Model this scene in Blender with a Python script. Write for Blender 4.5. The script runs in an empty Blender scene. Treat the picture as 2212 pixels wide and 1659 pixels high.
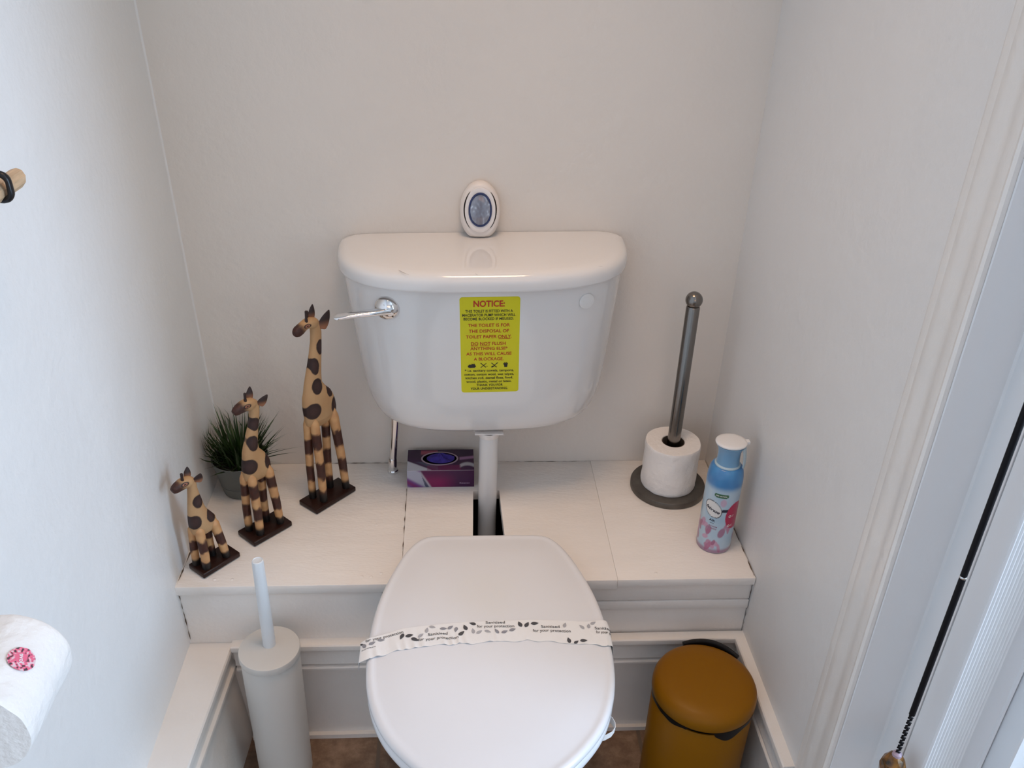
import bpy, bmesh, math, random
from mathutils import Vector, Matrix, noise
import colorsys

# ------------------------------------------------------------------ camera, world, light, exposure
scene = bpy.context.scene
COL = scene.collection
FPX, PPX, PPY = 1900.0, 1106.0, 829.5          # focal length and centre for the 2212 x 1659 frame

def camera_axes(nadir, depth_vp):
    d = Vector((nadir[0]-PPX, nadir[1]-PPY, FPX)).normalized()
    y = Vector((depth_vp[0]-PPX, depth_vp[1]-PPY, FPX))
    y = (y - d*y.dot(d)).normalized()
    z = -d
    x = y.cross(z)
    return x, y, z
ax, ay, az = camera_axes((985, 4188), (985, -245))
cam = bpy.data.cameras.new('camera')
cam.sensor_width = 36.0
cam.lens = FPX/2212*36.0
cam.clip_start = 0.02
camo = bpy.data.objects.new('camera', cam)
COL.objects.link(camo)
camo.matrix_world = Matrix(((ax[0], -ax[1], -ax[2], 0.0),
                            (ay[0], -ay[1], -ay[2], 0.0),
                            (az[0], -az[1], -az[2], 1.40),
                            (0, 0, 0, 1)))
scene.camera = camo
scene.view_settings.view_transform = 'Standard'
scene.view_settings.look = 'None'
scene.view_settings.gamma = 1.0
scene.view_settings.exposure = -0.12
scene.view_settings.use_curve_mapping = False

world = bpy.data.worlds.new('world')
scene.world = world
world.use_nodes = True
world.node_tree.nodes['Background'].inputs[0].default_value = (0.62, 0.78, 1.0, 1)
world.node_tree.nodes['Background'].inputs[1].default_value = 0.1

def area(name, loc, target, sx, sy, power, color):
    l = bpy.data.lights.new(name, 'AREA')
    l.shape = 'RECTANGLE'; l.size = sx; l.size_y = sy
    l.energy = power; l.color = color
    o = bpy.data.objects.new(name, l); COL.objects.link(o)
    o.location = loc
    o.rotation_euler = (Vector(target)-Vector(loc)).to_track_quat('-Z', 'Y').to_euler()
    return o
# daylight through the bathroom window on the right, and the warm ceiling lamp of the toilet
area('daylight_window', (1.93, 0.01, 1.25), (-0.5, 0.58, 0.92), 0.42, 1.60, 47.0, (0.565, 0.745, 1.0))
area('daylight_far_pane', (1.93, -0.55, 1.25), (0.0, 0.6, 0.85), 0.60, 1.40, 13.5, (0.70, 0.90, 1.0))
lamp = area('ceiling_lamp', (0.05, 1.0, 2.27), (0.05, 1.05, 0.0), 0.40, 0.40, 2.0, (1.0, 0.64, 0.38))
lamp.data.spread = 1.25
area('warm_fill', (0.3, -1.55, 1.5), (0.1, 1.0, 0.9), 1.2, 1.2, 5.6, (1.0, 0.50, 0.22))  # added warm fill from behind the camera, no known lamp there

# ------------------------------------------------------------------ materials
def new_mat(name):
    m = bpy.data.materials.new(name); m.use_nodes = True
    return m, m.node_tree.nodes, m.node_tree.links, m.node_tree.nodes['Principled BSDF']

def mat(name, color, rough=0.5, metal=0.0, bump=0.0, bscale=60.0, var=0.0, vscale=6.0, coat=0.0, spec=None,
        stretch=None, trans=0.0, ior=None, sheen=0.0):
    m, n, l, b = new_mat(name)
    b.inputs['Base Color'].default_value = (*color, 1)
    b.inputs['Roughness'].default_value = rough
    b.inputs['Metallic'].default_value = metal
    if coat: b.inputs['Coat Weight'].default_value = coat; b.inputs['Coat Roughness'].default_value = 0.06
    if spec is not None: b.inputs['Specular IOR Level'].default_value = spec
    if trans: b.inputs['Transmission Weight'].default_value = trans
    if ior: b.inputs['IOR'].default_value = ior
    tc = n.new('ShaderNodeTexCoord'); mp = n.new('ShaderNodeMapping')
    l.new(tc.outputs['Object'], mp.inputs[0])
    if stretch: mp.inputs['Scale'].default_value = stretch
    if var:
        t = n.new('ShaderNodeTexNoise'); t.inputs['Scale'].default_value = vscale; t.inputs['Detail'].default_value = 5
        l.new(mp.outputs[0], t.inputs['Vector'])
        r = n.new('ShaderNodeValToRGB')
        r.color_ramp.elements[0].position = 0.3; r.color_ramp.elements[1].position = 0.7
        r.color_ramp.elements[0].color = tuple(max(0, c*(1-var)) for c in color)+(1,)
        r.color_ramp.elements[1].color = tuple(min(1, c*(1+var)) for c in color)+(1,)
        l.new(t.outputs['Fac'], r.inputs[0]); l.new(r.outputs[0], b.inputs['Base Color'])
    if bump:
        t = n.new('ShaderNodeTexNoise'); t.inputs['Scale'].default_value = bscale; t.inputs['Detail'].default_value = 4
        l.new(mp.outputs[0], t.inputs['Vector'])
        t2 = n.new('ShaderNodeTexNoise'); t2.inputs['Scale'].default_value = bscale*0.12; t2.inputs['Detail'].default_value = 3
        l.new(mp.outputs[0], t2.inputs['Vector'])
        ad = n.new('ShaderNodeMath'); ad.operation = 'MULTIPLY_ADD'; ad.inputs[1].default_value = 3.0
        l.new(t2.outputs['Fac'], ad.inputs[0]); l.new(t.outputs['Fac'], ad.inputs[2])
        bp = n.new('ShaderNodeBump'); bp.inputs['Strength'].default_value = 1.0; bp.inputs['Distance'].default_value = bump
        l.new(ad.outputs[0], bp.inputs['Height']); l.new(bp.outputs[0], b.inputs['Normal'])
    return m

def painted(name, rough=0.5, bump=0.0, bscale=400.0, coat=0.0, metal=0.0):
    """material whose colour is the pattern stored in the mesh's Paint attribute"""
    m, n, l, b = new_mat(name)
    a = n.new('ShaderNodeAttribute'); a.attribute_name = 'Paint'
    l.new(a.outputs['Color'], b.inputs['Base Color'])
    b.inputs['Roughness'].default_value = rough; b.inputs['Metallic'].default_value = metal
    if coat: b.inputs['Coat Weight'].default_value = coat; b.inputs['Coat Roughness'].default_value = 0.08
    if bump:
        tc = n.new('ShaderNodeTexCoord'); t = n.new('ShaderNodeTexNoise'); t.inputs['Scale'].default_value = bscale
        l.new(tc.outputs['Object'], t.inputs['Vector'])
        bp = n.new('ShaderNodeBump'); bp.inputs['Distance'].default_value = bump
        l.new(t.outputs['Fac'], bp.inputs['Height']); l.new(bp.outputs[0], b.inputs['Normal'])
    return m

def srgb(r, g, b):
    f = lambda c: (c/255/12.92) if c/255 <= 0.04045 else ((c/255+0.055)/1.055)**2.4
    return (f(r), f(g), f(b))

CREAM = mat('cream_white_wall_paint', (0.775, 0.730, 0.675), 0.42, bump=0.0011, bscale=70, var=0.012, vscale=5, spec=0.35)
PLASTER = mat('white_wall_paint', (0.785, 0.775, 0.758), 0.42, bump=0.0009, bscale=70, var=0.012, vscale=5, spec=0.35)
GLOSS = mat('white_gloss_woodwork', (0.82, 0.795, 0.76), 0.28, bump=0.0008, bscale=75, var=0.02, vscale=14)
SHELFP = mat('painted_shelf', (0.86, 0.82, 0.775), 0.38, bump=0.00055, bscale=110, var=0.02, vscale=9, stretch=(1, 3, 1))
FRAMEP = mat('white_frame_gloss', (0.80, 0.81, 0.82), 0.3, bump=0.0005, bscale=60, var=0.01)
DOORP = mat('white_door', (0.84, 0.87, 0.90), 0.35, bump=0.0002, bscale=80)
DARKGAP = mat('dark_gap_shade', (0.010, 0.007, 0.006), 0.95, spec=0.05)  # near-black colour standing in for the shade in gaps
CERAMIC = mat('grey_white_ceramic', (0.77, 0.765, 0.76), 0.11, coat=0.5, bump=0.00006, bscale=20)
LIDPLAS = mat('white_seat_plastic', (0.745, 0.745, 0.76), 0.27, coat=0.15)
PIPEP = mat('white_pipe_plastic', (0.74, 0.74, 0.74), 0.22)
CHROME = mat('chrome', (0.82, 0.82, 0.83), 0.06, metal=1.0)
STEEL = mat('brushed_steel', (0.225, 0.21, 0.195), 0.2, metal=1.0, bump=0.00006, bscale=260, stretch=(1, 1, 0.05))
STEELB = mat('dull_steel_base', (0.135, 0.125, 0.112), 0.42, metal=0.8, var=0.18, vscale=45)
PAPER = mat('toilet_paper', (0.86, 0.83, 0.80), 0.95, bump=0.0016, bscale=130, spec=0.1)
CARD = mat('cardboard_core', (0.10, 0.075, 0.055), 0.9)
CARDL = mat('cardboard_core_pale', (0.42, 0.36, 0.29), 0.9)
BRUSHP = mat('off_white_enamel', (0.63, 0.615, 0.58), 0.42)
BRUSHH = mat('pale_handle_plastic', (0.72, 0.75, 0.77), 0.3)
MUSTARD = mat('mustard_enamel', (0.235, 0.096, 0.0008), 0.40, spec=0.18)
BLACKP = mat('black_plastic', (0.004, 0.004, 0.005), 0.5, spec=0.2)
BAG = mat('black_bin_bag', (0.003, 0.003, 0.004), 0.4, spec=0.2)
POTM = mat('grey_pot', (0.125, 0.14, 0.135), 0.55)
SOIL = mat('soil', (0.01, 0.008, 0.006), 1.0)
WOODB = mat('dark_stained_wood', (0.020, 0.006, 0.004), 0.35, var=0.35, vscale=60, stretch=(1, 5, 1), spec=0.3)
FRESH = mat('cream_plastic', (0.80, 0.755, 0.72), 0.32)
FRESHI = mat('cream_plastic_inner', (0.80, 0.77, 0.75), 0.25, coat=0.3)
NAVY = mat('navy_ring', (0.02, 0.035, 0.12), 0.25)
YELLOW = mat('notice_yellow', srgb(214, 208, 20), 0.4)
REDINK = mat('red_ink', srgb(185, 30, 25), 0.5)
BLACKINK = mat('black_ink', srgb(30, 26, 25), 0.5)
GREYINK = mat('grey_ink', srgb(70, 70, 74), 0.6)
PALEINK = mat('pale_grey_ink', srgb(168, 168, 172), 0.7)
MIDINK = mat('mid_grey_ink', srgb(140, 140, 146), 0.7)
STRIP = mat('thin_white_paper', (0.80, 0.795, 0.785), 0.75, bump=0.0004, bscale=90)
CAPW = mat('overflow_cap_white', (0.80, 0.80, 0.79), 0.5, bump=0.0003, bscale=500)
HOOKW = mat('pale_wood', (0.52, 0.36, 0.22), 0.6, var=0.2, vscale=40, stretch=(6, 1, 6))
BLACKM = mat('black_metal', (0.01, 0.01, 0.012), 0.35, metal=0.3)
CORDM = mat('black_cord', (0.003, 0.003, 0.005), 0.5, spec=0.2)
BRAIDM = mat('speckled_braid', (0.06, 0.06, 0.06), 0.7, var=0.9, vscale=900)
AMBER = mat('amber_glass', (0.20, 0.085, 0.012), 0.06, trans=0.35, ior=1.5, var=0.9, vscale=110)
TISSUE = mat('blue_tissue', srgb(62, 48, 140), 0.9, bump=0.0006, bscale=120)
SILVER = mat('silver_trim', srgb(165, 145, 160), 0.4)
DARKLINE = mat('dark_line', (0.10, 0.07, 0.05), 0.9)
SPRAYW = mat('white_cap_plastic', (0.80, 0.80, 0.80), 0.3)
SPRAYB = mat('blue_trigger_plastic', srgb(120, 165, 200), 0.3)
SPRAYT = mat('pale_trigger_plastic', srgb(185, 205, 214), 0.3)
METALRIM = mat('aerosol_rim', (0.6, 0.62, 0.65), 0.2, metal=1.0)

def floor_mat():
    m, n, l, b = new_mat('brown_stone_tile')
    tc = n.new('ShaderNodeTexCoord')
    a = n.new('ShaderNodeTexNoise'); a.inputs['Scale'].default_value = 34; a.inputs['Detail'].default_value = 8; a.inputs['Roughness'].default_value = 0.7
    c = n.new('ShaderNodeTexNoise'); c.inputs['Scale'].default_value = 7; c.inputs['Detail'].default_value = 4
    l.new(tc.outputs['Object'], a.inputs['Vector']); l.new(tc.outputs['Object'], c.inputs['Vector'])
    mx = n.new('ShaderNodeMath'); mx.operation = 'MULTIPLY_ADD'; mx.inputs[1].default_value = 0.65
    sc = n.new('ShaderNodeMath'); sc.operation = 'MULTIPLY'; sc.inputs[1].default_value = 0.35
    l.new(c.outputs['Fac'], sc.inputs[0]); l.new(a.outputs['Fac'], mx.inputs[0]); l.new(sc.outputs[0], mx.inputs[2])
    r = n.new('ShaderNodeValToRGB')
    e = r.color_ramp.elements
    e[0].position = 0.36; e[0].color = (0.105, 0.062, 0.038, 1)
    e[1].position = 0.66; e[1].color = (0.30, 0.215, 0.155, 1)
    k = r.color_ramp.elements.new(0.5); k.color = (0.185, 0.118, 0.078, 1)
    l.new(mx.outputs[0], r.inputs[0])
    # grout grid
    sp = n.new('ShaderNodeSeparateXYZ'); l.new(tc.outputs['Object'], sp.inputs[0])
    def line(sock, off, period, w):
        ad = n.new('ShaderNodeMath'); ad.operation = 'ADD'; ad.inputs[1].default_value = -off+period*20
        md = n.new('ShaderNodeMath'); md.operation = 'MODULO'; md.inputs[1].default_value = period
        lt = n.new('ShaderNodeMath'); lt.operation = 'LESS_THAN'; lt.inputs[1].default_value = w
        l.new(sock, ad.inputs[0]); l.new(ad.outputs[0], md.inputs[0]); l.new(md.outputs[0], lt.inputs[0])
        return lt.outputs[0]
    g1 = line(sp.outputs[0], -0.1465, 0.4905, 0.007); g2 = line(sp.outputs[1], 0.80, 0.4905, 0.007)
    mxx = n.new('ShaderNodeMath'); mxx.operation = 'MAXIMUM'; l.new(g1, mxx.inputs[0]); l.new(g2, mxx.inputs[1])
    mix = n.new('ShaderNodeMix'); mix.data_type = 'RGBA'
    l.new(mxx.outputs[0], mix.inputs[0]); l.new(r.outputs[0], mix.inputs[6]); mix.inputs[7].default_value = (0.13, 0.10, 0.075, 1)
    l.new(mix.outputs[2], b.inputs['Base Color'])
    b.inputs['Roughness'].default_value = 0.55
    bp = n.new('ShaderNodeBump'); bp.inputs['Distance'].default_value = 0.001
    l.new(a.outputs['Fac'], bp.inputs['Height']); l.new(bp.outputs[0], b.inputs['Normal'])
    return m
FLOORM = floor_mat()

# ------------------------------------------------------------------ mesh helpers
class MB:
    def __init__(s): s.v = []; s.f = []
    def add(s, v, f):
        o = len(s.v); s.v += [tuple(p) for p in v]; s.f += [tuple(i+o for i in q) for q in f]; return s
    def box(s, x0, x1, y0, y1, z0, z1):
        v = [(x, y, z) for z in (z0, z1) for y in (y0, y1) for x in (x0, x1)]
        return s.add(v, [(0, 2, 3, 1), (4, 5, 7, 6), (0, 1, 5, 4), (2, 6, 7, 3), (0, 4, 6, 2), (1, 3, 7, 5)])
    def rings(s, rings, cap=True, closed=False):
        n = len(rings[0]); v = [p for r in rings for p in r]; f = []
        m = len(rings)
        for i in range(m if closed else m-1):
            a = i*n; b = ((i+1) % m)*n
            for j in range(n):
                k = (j+1) % n
                f.append((a+j, a+k, b+k, b+j))
        if cap and not closed:
            f.append(tuple(range(n-1, -1, -1))); f.append(tuple(range((m-1)*n, m*n)))
        return s.add(v, f)
    def lathe(s, prof, c=(0, 0, 0), seg=64, cap=True, sx=1.0, sy=1.0):
        return s.rings([[(c[0]+sx*r*math.cos(2*math.pi*j/seg), c[1]+sy*r*math.sin(2*math.pi*j/seg), c[2]+z) for j in range(seg)] for r, z in prof], cap)
    def tube(s, pts, r, seg=20, cap=True, flat=1.0, up=(0, 0, 1)):
        pts = [Vector(p) for p in pts]; rr = r if isinstance(r, (list, tuple)) else [r]*len(pts); rings = []
        prev = None
        for i, p in enumerate(pts):
            t = (pts[min(i+1, len(pts)-1)]-pts[max(i-1, 0)]).normalized()
            if prev is None:
                u = Vector(up)
                if abs(t.dot(u)) > 0.95: u = Vector((1, 0, 0))
                a = (u-t*u.dot(t)).normalized()
            else:
                a = (prev-t*prev.dot(t)).normalized()
            prev = a; b = t.cross(a)
            rings.append([tuple(p+a*rr[i]*flat*math.cos(2*math.pi*j/seg)+b*rr[i]*math.sin(2*math.pi*j/seg)) for j in range(seg)])
        return s.rings(rings, cap)
    def grid(s, nu, nv, fn):
        v = [fn(i/(nu-1), j/(nv-1)) for j in range(nv) for i in range(nu)]
        f = [(j*nu+i, j*nu+i+1, (j+1)*nu+i+1, (j+1)*nu+i) for j in range(nv-1) for i in range(nu-1)]
        return s.add(v, f)
    def extrude_z(s, poly, z0, z1):
        n = len(poly); v = [(x, y, z0) for x, y in poly]+[(x, y, z1) for x, y in poly]
        f = [(i, (i+1) % n, n+(i+1) % n, n+i) for i in range(n)]+[tuple(range(n-1, -1, -1)), tuple(range(n, 2*n))]
        return s.add(v, f)
    def mesh(s, name):
        me = bpy.data.meshes.new(name); me.from_pydata(s.v, [], s.f); me.validate(); me.update()
        bm = bmesh.new(); bm.from_mesh(me); bmesh.ops.recalc_face_normals(bm, faces=bm.faces); bm.to_mesh(me); bm.free()
        return me
    def build(s, name, m, parent=None, smooth=35, bevel=0.0, bseg=2, loc=None):
        me = s.mesh(name)
        if bevel:
            bm = bmesh.new(); bm.from_mesh(me)
            es = [e for e in bm.edges if len(e.link_faces) == 2 and e.calc_face_angle(0) > math.radians(30)]
            bmesh.ops.bevel(bm, geom=es, offset=bevel, segments=bseg, affect='EDGES', profile=0.5, clamp_overlap=True)
            bmesh.ops.recalc_face_normals(bm, faces=bm.faces)
            bm.to_mesh(me); bm.free()
        return link(name, me, m, parent, smooth, loc)

def link(name, me, m, parent=None, smooth=35, loc=None):
    me.materials.clear(); me.materials.append(m)
    if smooth:
        me.polygons.foreach_set('use_smooth', [True]*len(me.polygons))
        bm = bmesh.new(); bm.from_mesh(me)
        for e in bm.edges:
            e.smooth = not (len(e.link_faces) == 2 and e.calc_face_angle(0) > math.radians(smooth))
        bm.to_mesh(me); bm.free()
    o = bpy.data.objects.new(name, me); COL.objects.link(o)
    if parent is not None: o.parent = parent
    if loc is not None: o.location = loc
    return o

def tag(o, label, cat, group=None):
    o['label'] = label; o['category'] = cat
    if group: o['group'] = group
    return o
def thing(name, label, cat, loc=(0, 0, 0), rz=0.0, ry=0.0, group=None):
    o = bpy.data.objects.new(name, None); COL.objects.link(o)
    o.empty_display_size = 0.05; o.location = loc; o.rotation_euler = (0, ry, rz)
    return tag(o, label, cat, group)
def structure(o): o['kind'] = 'structure'; return o

def evaluated(me, mods):
    """mesh after modifiers given as (type, settings)"""
    o = bpy.data.objects.new('tmp', me); COL.objects.link(o)
    for t, st in mods:
        md = o.modifiers.new(t, t)
        for k, v in st.items(): setattr(md, k, v)
    bpy.context.view_layer.update()
    dg = bpy.context.evaluated_depsgraph_get()
    out = bpy.data.meshes.new_from_object(o.evaluated_get(dg), depsgraph=dg)
    bpy.data.objects.remove(o)
    return out

def paint(me, fn):
    a = me.color_attributes.new('Paint', 'FLOAT_COLOR', 'POINT')
    buf = []
    for v in me.vertices: buf += list(fn(v.co))+[1.0]
    a.data.foreach_set('color', buf)

def mixc(a, b, t):
    t = max(0.0, min(1.0, t)); return tuple(x+(y-x)*t for x, y in zip(a, b))
def sstep(e0, e1, x):
    t = max(0.0, min(1.0, (x-e0)/(e1-e0))); return t*t*(3-2*t)

def text_verts(s, cx, cy, w, h, bold=0.0, italic=0.0):
    """2-D letter faces of one line fitted in a box w x h about (cx, cy)"""
    cu = bpy.data.curves.new('t', 'FONT'); cu.body = s; cu.align_x = 'LEFT'; cu.offset = bold; cu.resolution_u = 3
    cu.shear = italic
    o = bpy.data.objects.new('t', cu); COL.objects.link(o); bpy.context.view_layer.update()
    dg = bpy.context.evaluated_depsgraph_get()
    me = bpy.data.meshes.new_from_object(o.evaluated_get(dg), depsgraph=dg)
    v = [(p.co.x, p.co.y) for p in me.vertices]; f = [tuple(q.vertices) for q in me.polygons]
    bpy.data.objects.remove(o); bpy.data.curves.remove(cu); bpy.data.meshes.remove(me)
    x0 = min(p[0] for p in v); x1 = max(p[0] for p in v)
    # cap height of the built-in font is about 0.73; the line sits on its baseline
    k = h/0.73; kx = w/(x1-x0)
    return [(cx+(p[0]-(x0+x1)/2)*kx, cy+(p[1]-0.365)*k) for p in v], f

def ellipse2(cx, cy, a, b, rot=0.0, n=28):
    c, s = math.cos(rot), math.sin(rot)
    return [(cx+a*math.cos(t)*c-b*math.sin(t)*s, cy+a*math.cos(t)*s+b*math.sin(t)*c) for t in [2*math.pi*i/n for i in range(n)]]

def superell(a, b, n, t):
    c, s = math.cos(t), math.sin(t)
    return a*math.copysign(abs(c)**(2/n), c), b*math.copysign(abs(s)**(2/n), s)

def interp(x, xs, ys):
    if x <= xs[0]: return ys[0]
    for i in range(len(xs)-1):
        if x <= xs[i+1]:
            t = (x-xs[i])/(xs[i+1]-xs[i]); return ys[i]+(ys[i+1]-ys[i])*t
    return ys[-1]

# ------------------------------------------------------------------ room shell
YB, XR, CEIL = 1.490, 0.518, 2.30
def xl(z): return -0.455-0.030*z if z > 0 else -0.455
YF = 1.139           # face of the boxing under the shelf

m = MB().box(-0.62, 1.95, -1.70, 1.62, -0.06, 0.0); structure(m.build('floor', FLOORM, smooth=0))
m = MB().box(-0.62, 1.95, -1.70, 1.62, CEIL, CEIL+0.06); structure(m.build('ceiling', PLASTER, smooth=0))
m = MB().box(-0.62, 0.60, YB, YB+0.12, 0, CEIL); structure(m.build('wall_back', CREAM, smooth=0))
# left wall, leaning a little, rounded into the back corner
m = MB()
prof = [(0.0, -1.60)]+[(0.0, y) for y in (-1.0, -0.4, 0.2, 0.7, 1.1, 1.30, 1.40, 1.44)]
prof += [(0.004*(1-math.cos(t)), 1.4862+0.004*math.sin(t)) for t in [math.pi/2*k/8 for k in range(9)]]
zs_ = [0, 0.2, 0.4, 0.6, 0.8, 1.0, 1.2, 1.5, 1.9, CEIL]
def lw(u, v):
    i = round(u*(len(prof)-1)); z = zs_[round(v*(len(zs_)-1))]
    return (xl(z)+prof[i][0], prof[i][1], z)
m.grid(len(prof), len(zs_), lw)
m.add([(-0.6, -1.6, 0), (xl(0), -1.6, 0), (xl(CEIL), -1.6, CEIL), (-0.6, -1.6, CEIL), (-0.6, 1.49, 0), (-0.6, 1.49, CEIL)],
      [(0, 1, 2, 3), (0, 3, 5, 4)])
structure(m.build('wall_left', PLASTER, smooth=40))
# right wall of the toilet up to the door frame
m = MB().box(XR, 0.62, 0.780, YB, 0, CEIL); structure(m.build('wall_right', PLASTER, smooth=0))
# the lighter room beyond, with its window
m = MB().box(0.75, 1.95, 0.60, 0.70, 0, CEIL); structure(m.build('wall_landing', PLASTER, smooth=0))
m = MB().box(-0.60, 1.95, -1.70, -1.60, 0, CEIL); structure(m.build('wall_front', PLASTER, smooth=0))
m = MB()
WY0, WY1, WZ0, WZ1 = -0.87, 0.24, 0.42, 2.08
m.box(1.95, 2.02, -1.70, WY0, 0, CEIL).box(1.95, 2.02, WY1, 0.70, 0, CEIL).box(1.95, 2.02, WY0, WY1, 0, WZ0).box(1.95, 2.02, WY0, WY1, WZ1, CEIL)
structure(m.build('wall_window', PLASTER, smooth=0))
wf = MB()
for (a, b, c, d) in ((WY0, WY0+0.05, WZ0, WZ1), (WY1-0.05, WY1, WZ0, WZ1), (WY0, WY1, WZ0, WZ0+0.05), (WY0, WY1, WZ1-0.05, WZ1), (WY0, WY1, 1.66, 1.70)):
    wf.box(1.955, 1.995, a, b, c, d)
structure(wf.build('window_1', FRAMEP, smooth=0))

# door frame in stepped mouldings, right side (plan outline, then extruded upward)
AO = 0.852
arch = [(XR+0.0005, AO+0.004), (0.5150, AO), (0.5130, AO-0.006), (0.5135, AO-0.016), (0.5115, AO-0.020), (0.5105, AO-0.034),
        (0.5125, AO-0.044), (0.5120, AO-0.054), (0.5085, AO-0.060), (0.5075, AO-0.074), (0.5075, AO-0.077), (0.5055, AO-0.080), (0.5045, AO-0.084),
        (0.5065, AO-0.0875), (0.510, AO-0.0875), (XR+0.0005, AO-0.0875)]
structure(MB().extrude_z(arch, 0.0, CEIL).build('trim_1', GLOSS, smooth=28))
jamb = [(0.5115, 0.7640), (0.5125, 0.7625), (0.566, 0.7600), (0.5685, 0.7580), (0.5685, 0.7140), (0.585, 0.7140), (0.620, 0.7140), (0.620, 0.7640)]
structure(MB().extrude_z(jamb, 0.0, CEIL).build('trim_2', FRAMEP, smooth=20))
# door leaf, its reeded moulding faces the window
door = thing('door_1', 'white door with a reeded moulding and raised bead beside the frame', 'door', (0.57, 0.69, 0))
structure(door)
del door['label']; del door['category']
L = lambda pts: [(x-0.57, y-0.69) for x, y in pts]
stile = [(0.5695, 0.7125), (0.5690, 0.6790), (0.5700, 0.6765)]
reed = []
nre = 11
for k in range(nre):
    x0 = 0.5705+k*0.0042
    for q in range(5):
        t = math.pi*q/5
        reed.append((x0+0.0042*q/5, 0.6765-0.0019*math.sin(t)))
flat = [(0.6172, 0.6765), (0.6395, 0.6765), (0.6405, 0.6740), (0.6430, 0.6732), (0.6445, 0.6750), (0.6450, 0.6790)]
back_ = [(0.6450, 0.7300), (0.625, 0.7300), (0.625, 0.7125)]
MB().extrude_z(L(stile+reed+flat+back_), 0.004, 2.02).build('reeded_stile', DOORP, door, smooth=42)
pan = [(0.6455, 0.7200), (0.6455, 0.6420), (0.6470, 0.6400), (0.748, 0.6400), (0.748, 0.7200)]
MB().extrude_z(L(pan), 0.004, 2.02).build('panel', DOORP, door, smooth=20)

# skirting profile, p = how far it stands out, z = height
SK = [(0.0, 0.2415), (0.0165, 0.2412), (0.0185, 0.2395), (0.0190, 0.2370), (0.0188, 0.2300), (0.0172, 0.2275), (0.0130, 0.2260), (0.0116, 0.2235), (0.0114, 0.2160),
      (0.0122, 0.2020), (0.0140, 0.1955), (0.0142, 0.1930), (0.0085, 0.1915), (0.0082, 0.1885), (0.0150, 0.1865), (0.0164, 0.1840), (0.0160, 0.1800), (0.0130, 0.1770), (0.0088, 0.1755), (0.0080, 0.1730), (0.0080, 0.0), (0.0, 0.0)]
def sweep(fn0, fn1, profile):
    m = MB(); r0 = [fn0(p, z) for p, z in profile]; r1 = [fn1(p, z) for p, z in profile]
    return m.rings([r0, r1])
GX0, GX1 = -0.118, 0.228      # gap in the skirting where the pan passes through
m = sweep(lambda p, z: (-0.3885+0.0215*(1-z/0.235)*0.7, YF-p, z), lambda p, z: (GX0, YF-p, z), SK)
m.rings([[(GX1, YF-p, z) for p, z in SK], [(XR-p+0.0002, YF-p, z) for p, z in SK]])
m.box(-0.3770, GX0, YF-0.0165, YF-0.0080, 0, 0.010).box(GX1, XR-0.0082, YF-0.0155, YF-0.0080, 0, 0.010)
structure(m.build('baseboard_back', GLOSS, smooth=30, bevel=0.0))
m = MB().rings([[(XR-p+0.0002, YF-p, z) for p, z in SK], [(XR-p+0.0002, AO+0.0045, z) for p, z in SK]])
structure(m.build('baseboard_right', GLOSS, smooth=30))
# left side: a boxed ledge with the same moulding
SL = [(-0.010, 0.2350), (0.0105, 0.2348), (0.0125, 0.2320), (0.0122, 0.2240), (0.0105, 0.2220), (0.0055, 0.2200), (0.0040, 0.2150), (0.0036, 0.1990), (0.0050, 0.1940),
      (0.0095, 0.1900), (0.0100, 0.1840), (0.0085, 0.1805), (0.0020, 0.1790), (0.0, 0.1760), (0.0, 0.0)]
def ledge(y, dx):
    return [(xl(0.1)-0.002, y, 0.0), (xl(0.235)-0.001, y, 0.2352)]+[(-0.4010+dx+p+0.0215*(1-z/0.235), y, z) for p, z in SL]
m = MB().rings([ledge(YF-0.0005, 0.0), ledge(0.9, -0.012), ledge(0.30, -0.035), ledge(-1.60, -0.035)])
structure(m.build('baseboard_left', GLOSS, smooth=30))

# ------------------------------------------------------------------ boxed-in shelf behind the toilet
shelf = thing('boxed_shelf', 'white painted boxed-in shelf running wall to wall under the cistern', 'shelf', (0.02, 1.30, 0))
ox, oy = 0.02, 1.30
def B(m, x0, x1, y0, y1, z0, z1): return m.box(x0-ox, x1-ox, y0-oy, y1-oy, z0, z1)
ZL, ZR = 0.3705, 0.3752
HX0, HX1, HY = 0.0335, 0.0880, 1.3885     # slot for the flush pipe
m = MB()
m.add([(-0.4660-ox, 1.1310-oy, ZL-0.018), (-0.0926-ox, 1.1310-oy, ZL-0.018), (-0.0956-ox, YB-0.0005-oy, ZL-0.018), (-0.4660-ox, YB-0.0005-oy, ZL-0.018),
       (-0.4665-ox, 1.1310-oy, ZL), (-0.0926-ox, 1.1310-oy, ZL+0.001), (-0.0956-ox, YB-0.0005-oy, ZL+0.001), (-0.4665-ox, YB-0.0005-oy, ZL)],
      [(0, 3, 2, 1), (4, 5, 6, 7), (0, 1, 5, 4), (1, 2, 6, 5), (2, 3, 7, 6), (3, 0, 4, 7)])
m.build('shelf_board', SHELFP, shelf, smooth=30, bevel=0.0016)
m = MB()
zt = ZL+0.002
poly = [(-0.0925, 1.1310), (-0.0500, 1.1310), (-0.0500, 1.1900), (HX0-0.004, 1.1900), (HX0, HY), (HX1-0.004, HY+0.002), (HX1+0.002, 1.1900), (0.1500, 1.1900), (0.1500, 1.1310), (0.2765, 1.1310), (0.2765, YB-0.0005), (-0.0955, YB-0.0005)]
m.extrude_z([(x-ox, y-oy) for x, y in poly], ZL-0.018, zt+0.0005)
m.build('shelf_board', SHELFP, shelf, smooth=30, bevel=0.0007)
m = B(MB(), 0.2766, XR-0.001, 1.1300, YB-0.0005, ZR-0.0165, ZR-0.0012)
m.build('shelf_board', SHELFP, shelf, smooth=30, bevel=0.0008)
m = B(MB(), -0.4655, -0.1255, YF, 1.156, 0.0, 0.3510)
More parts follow.
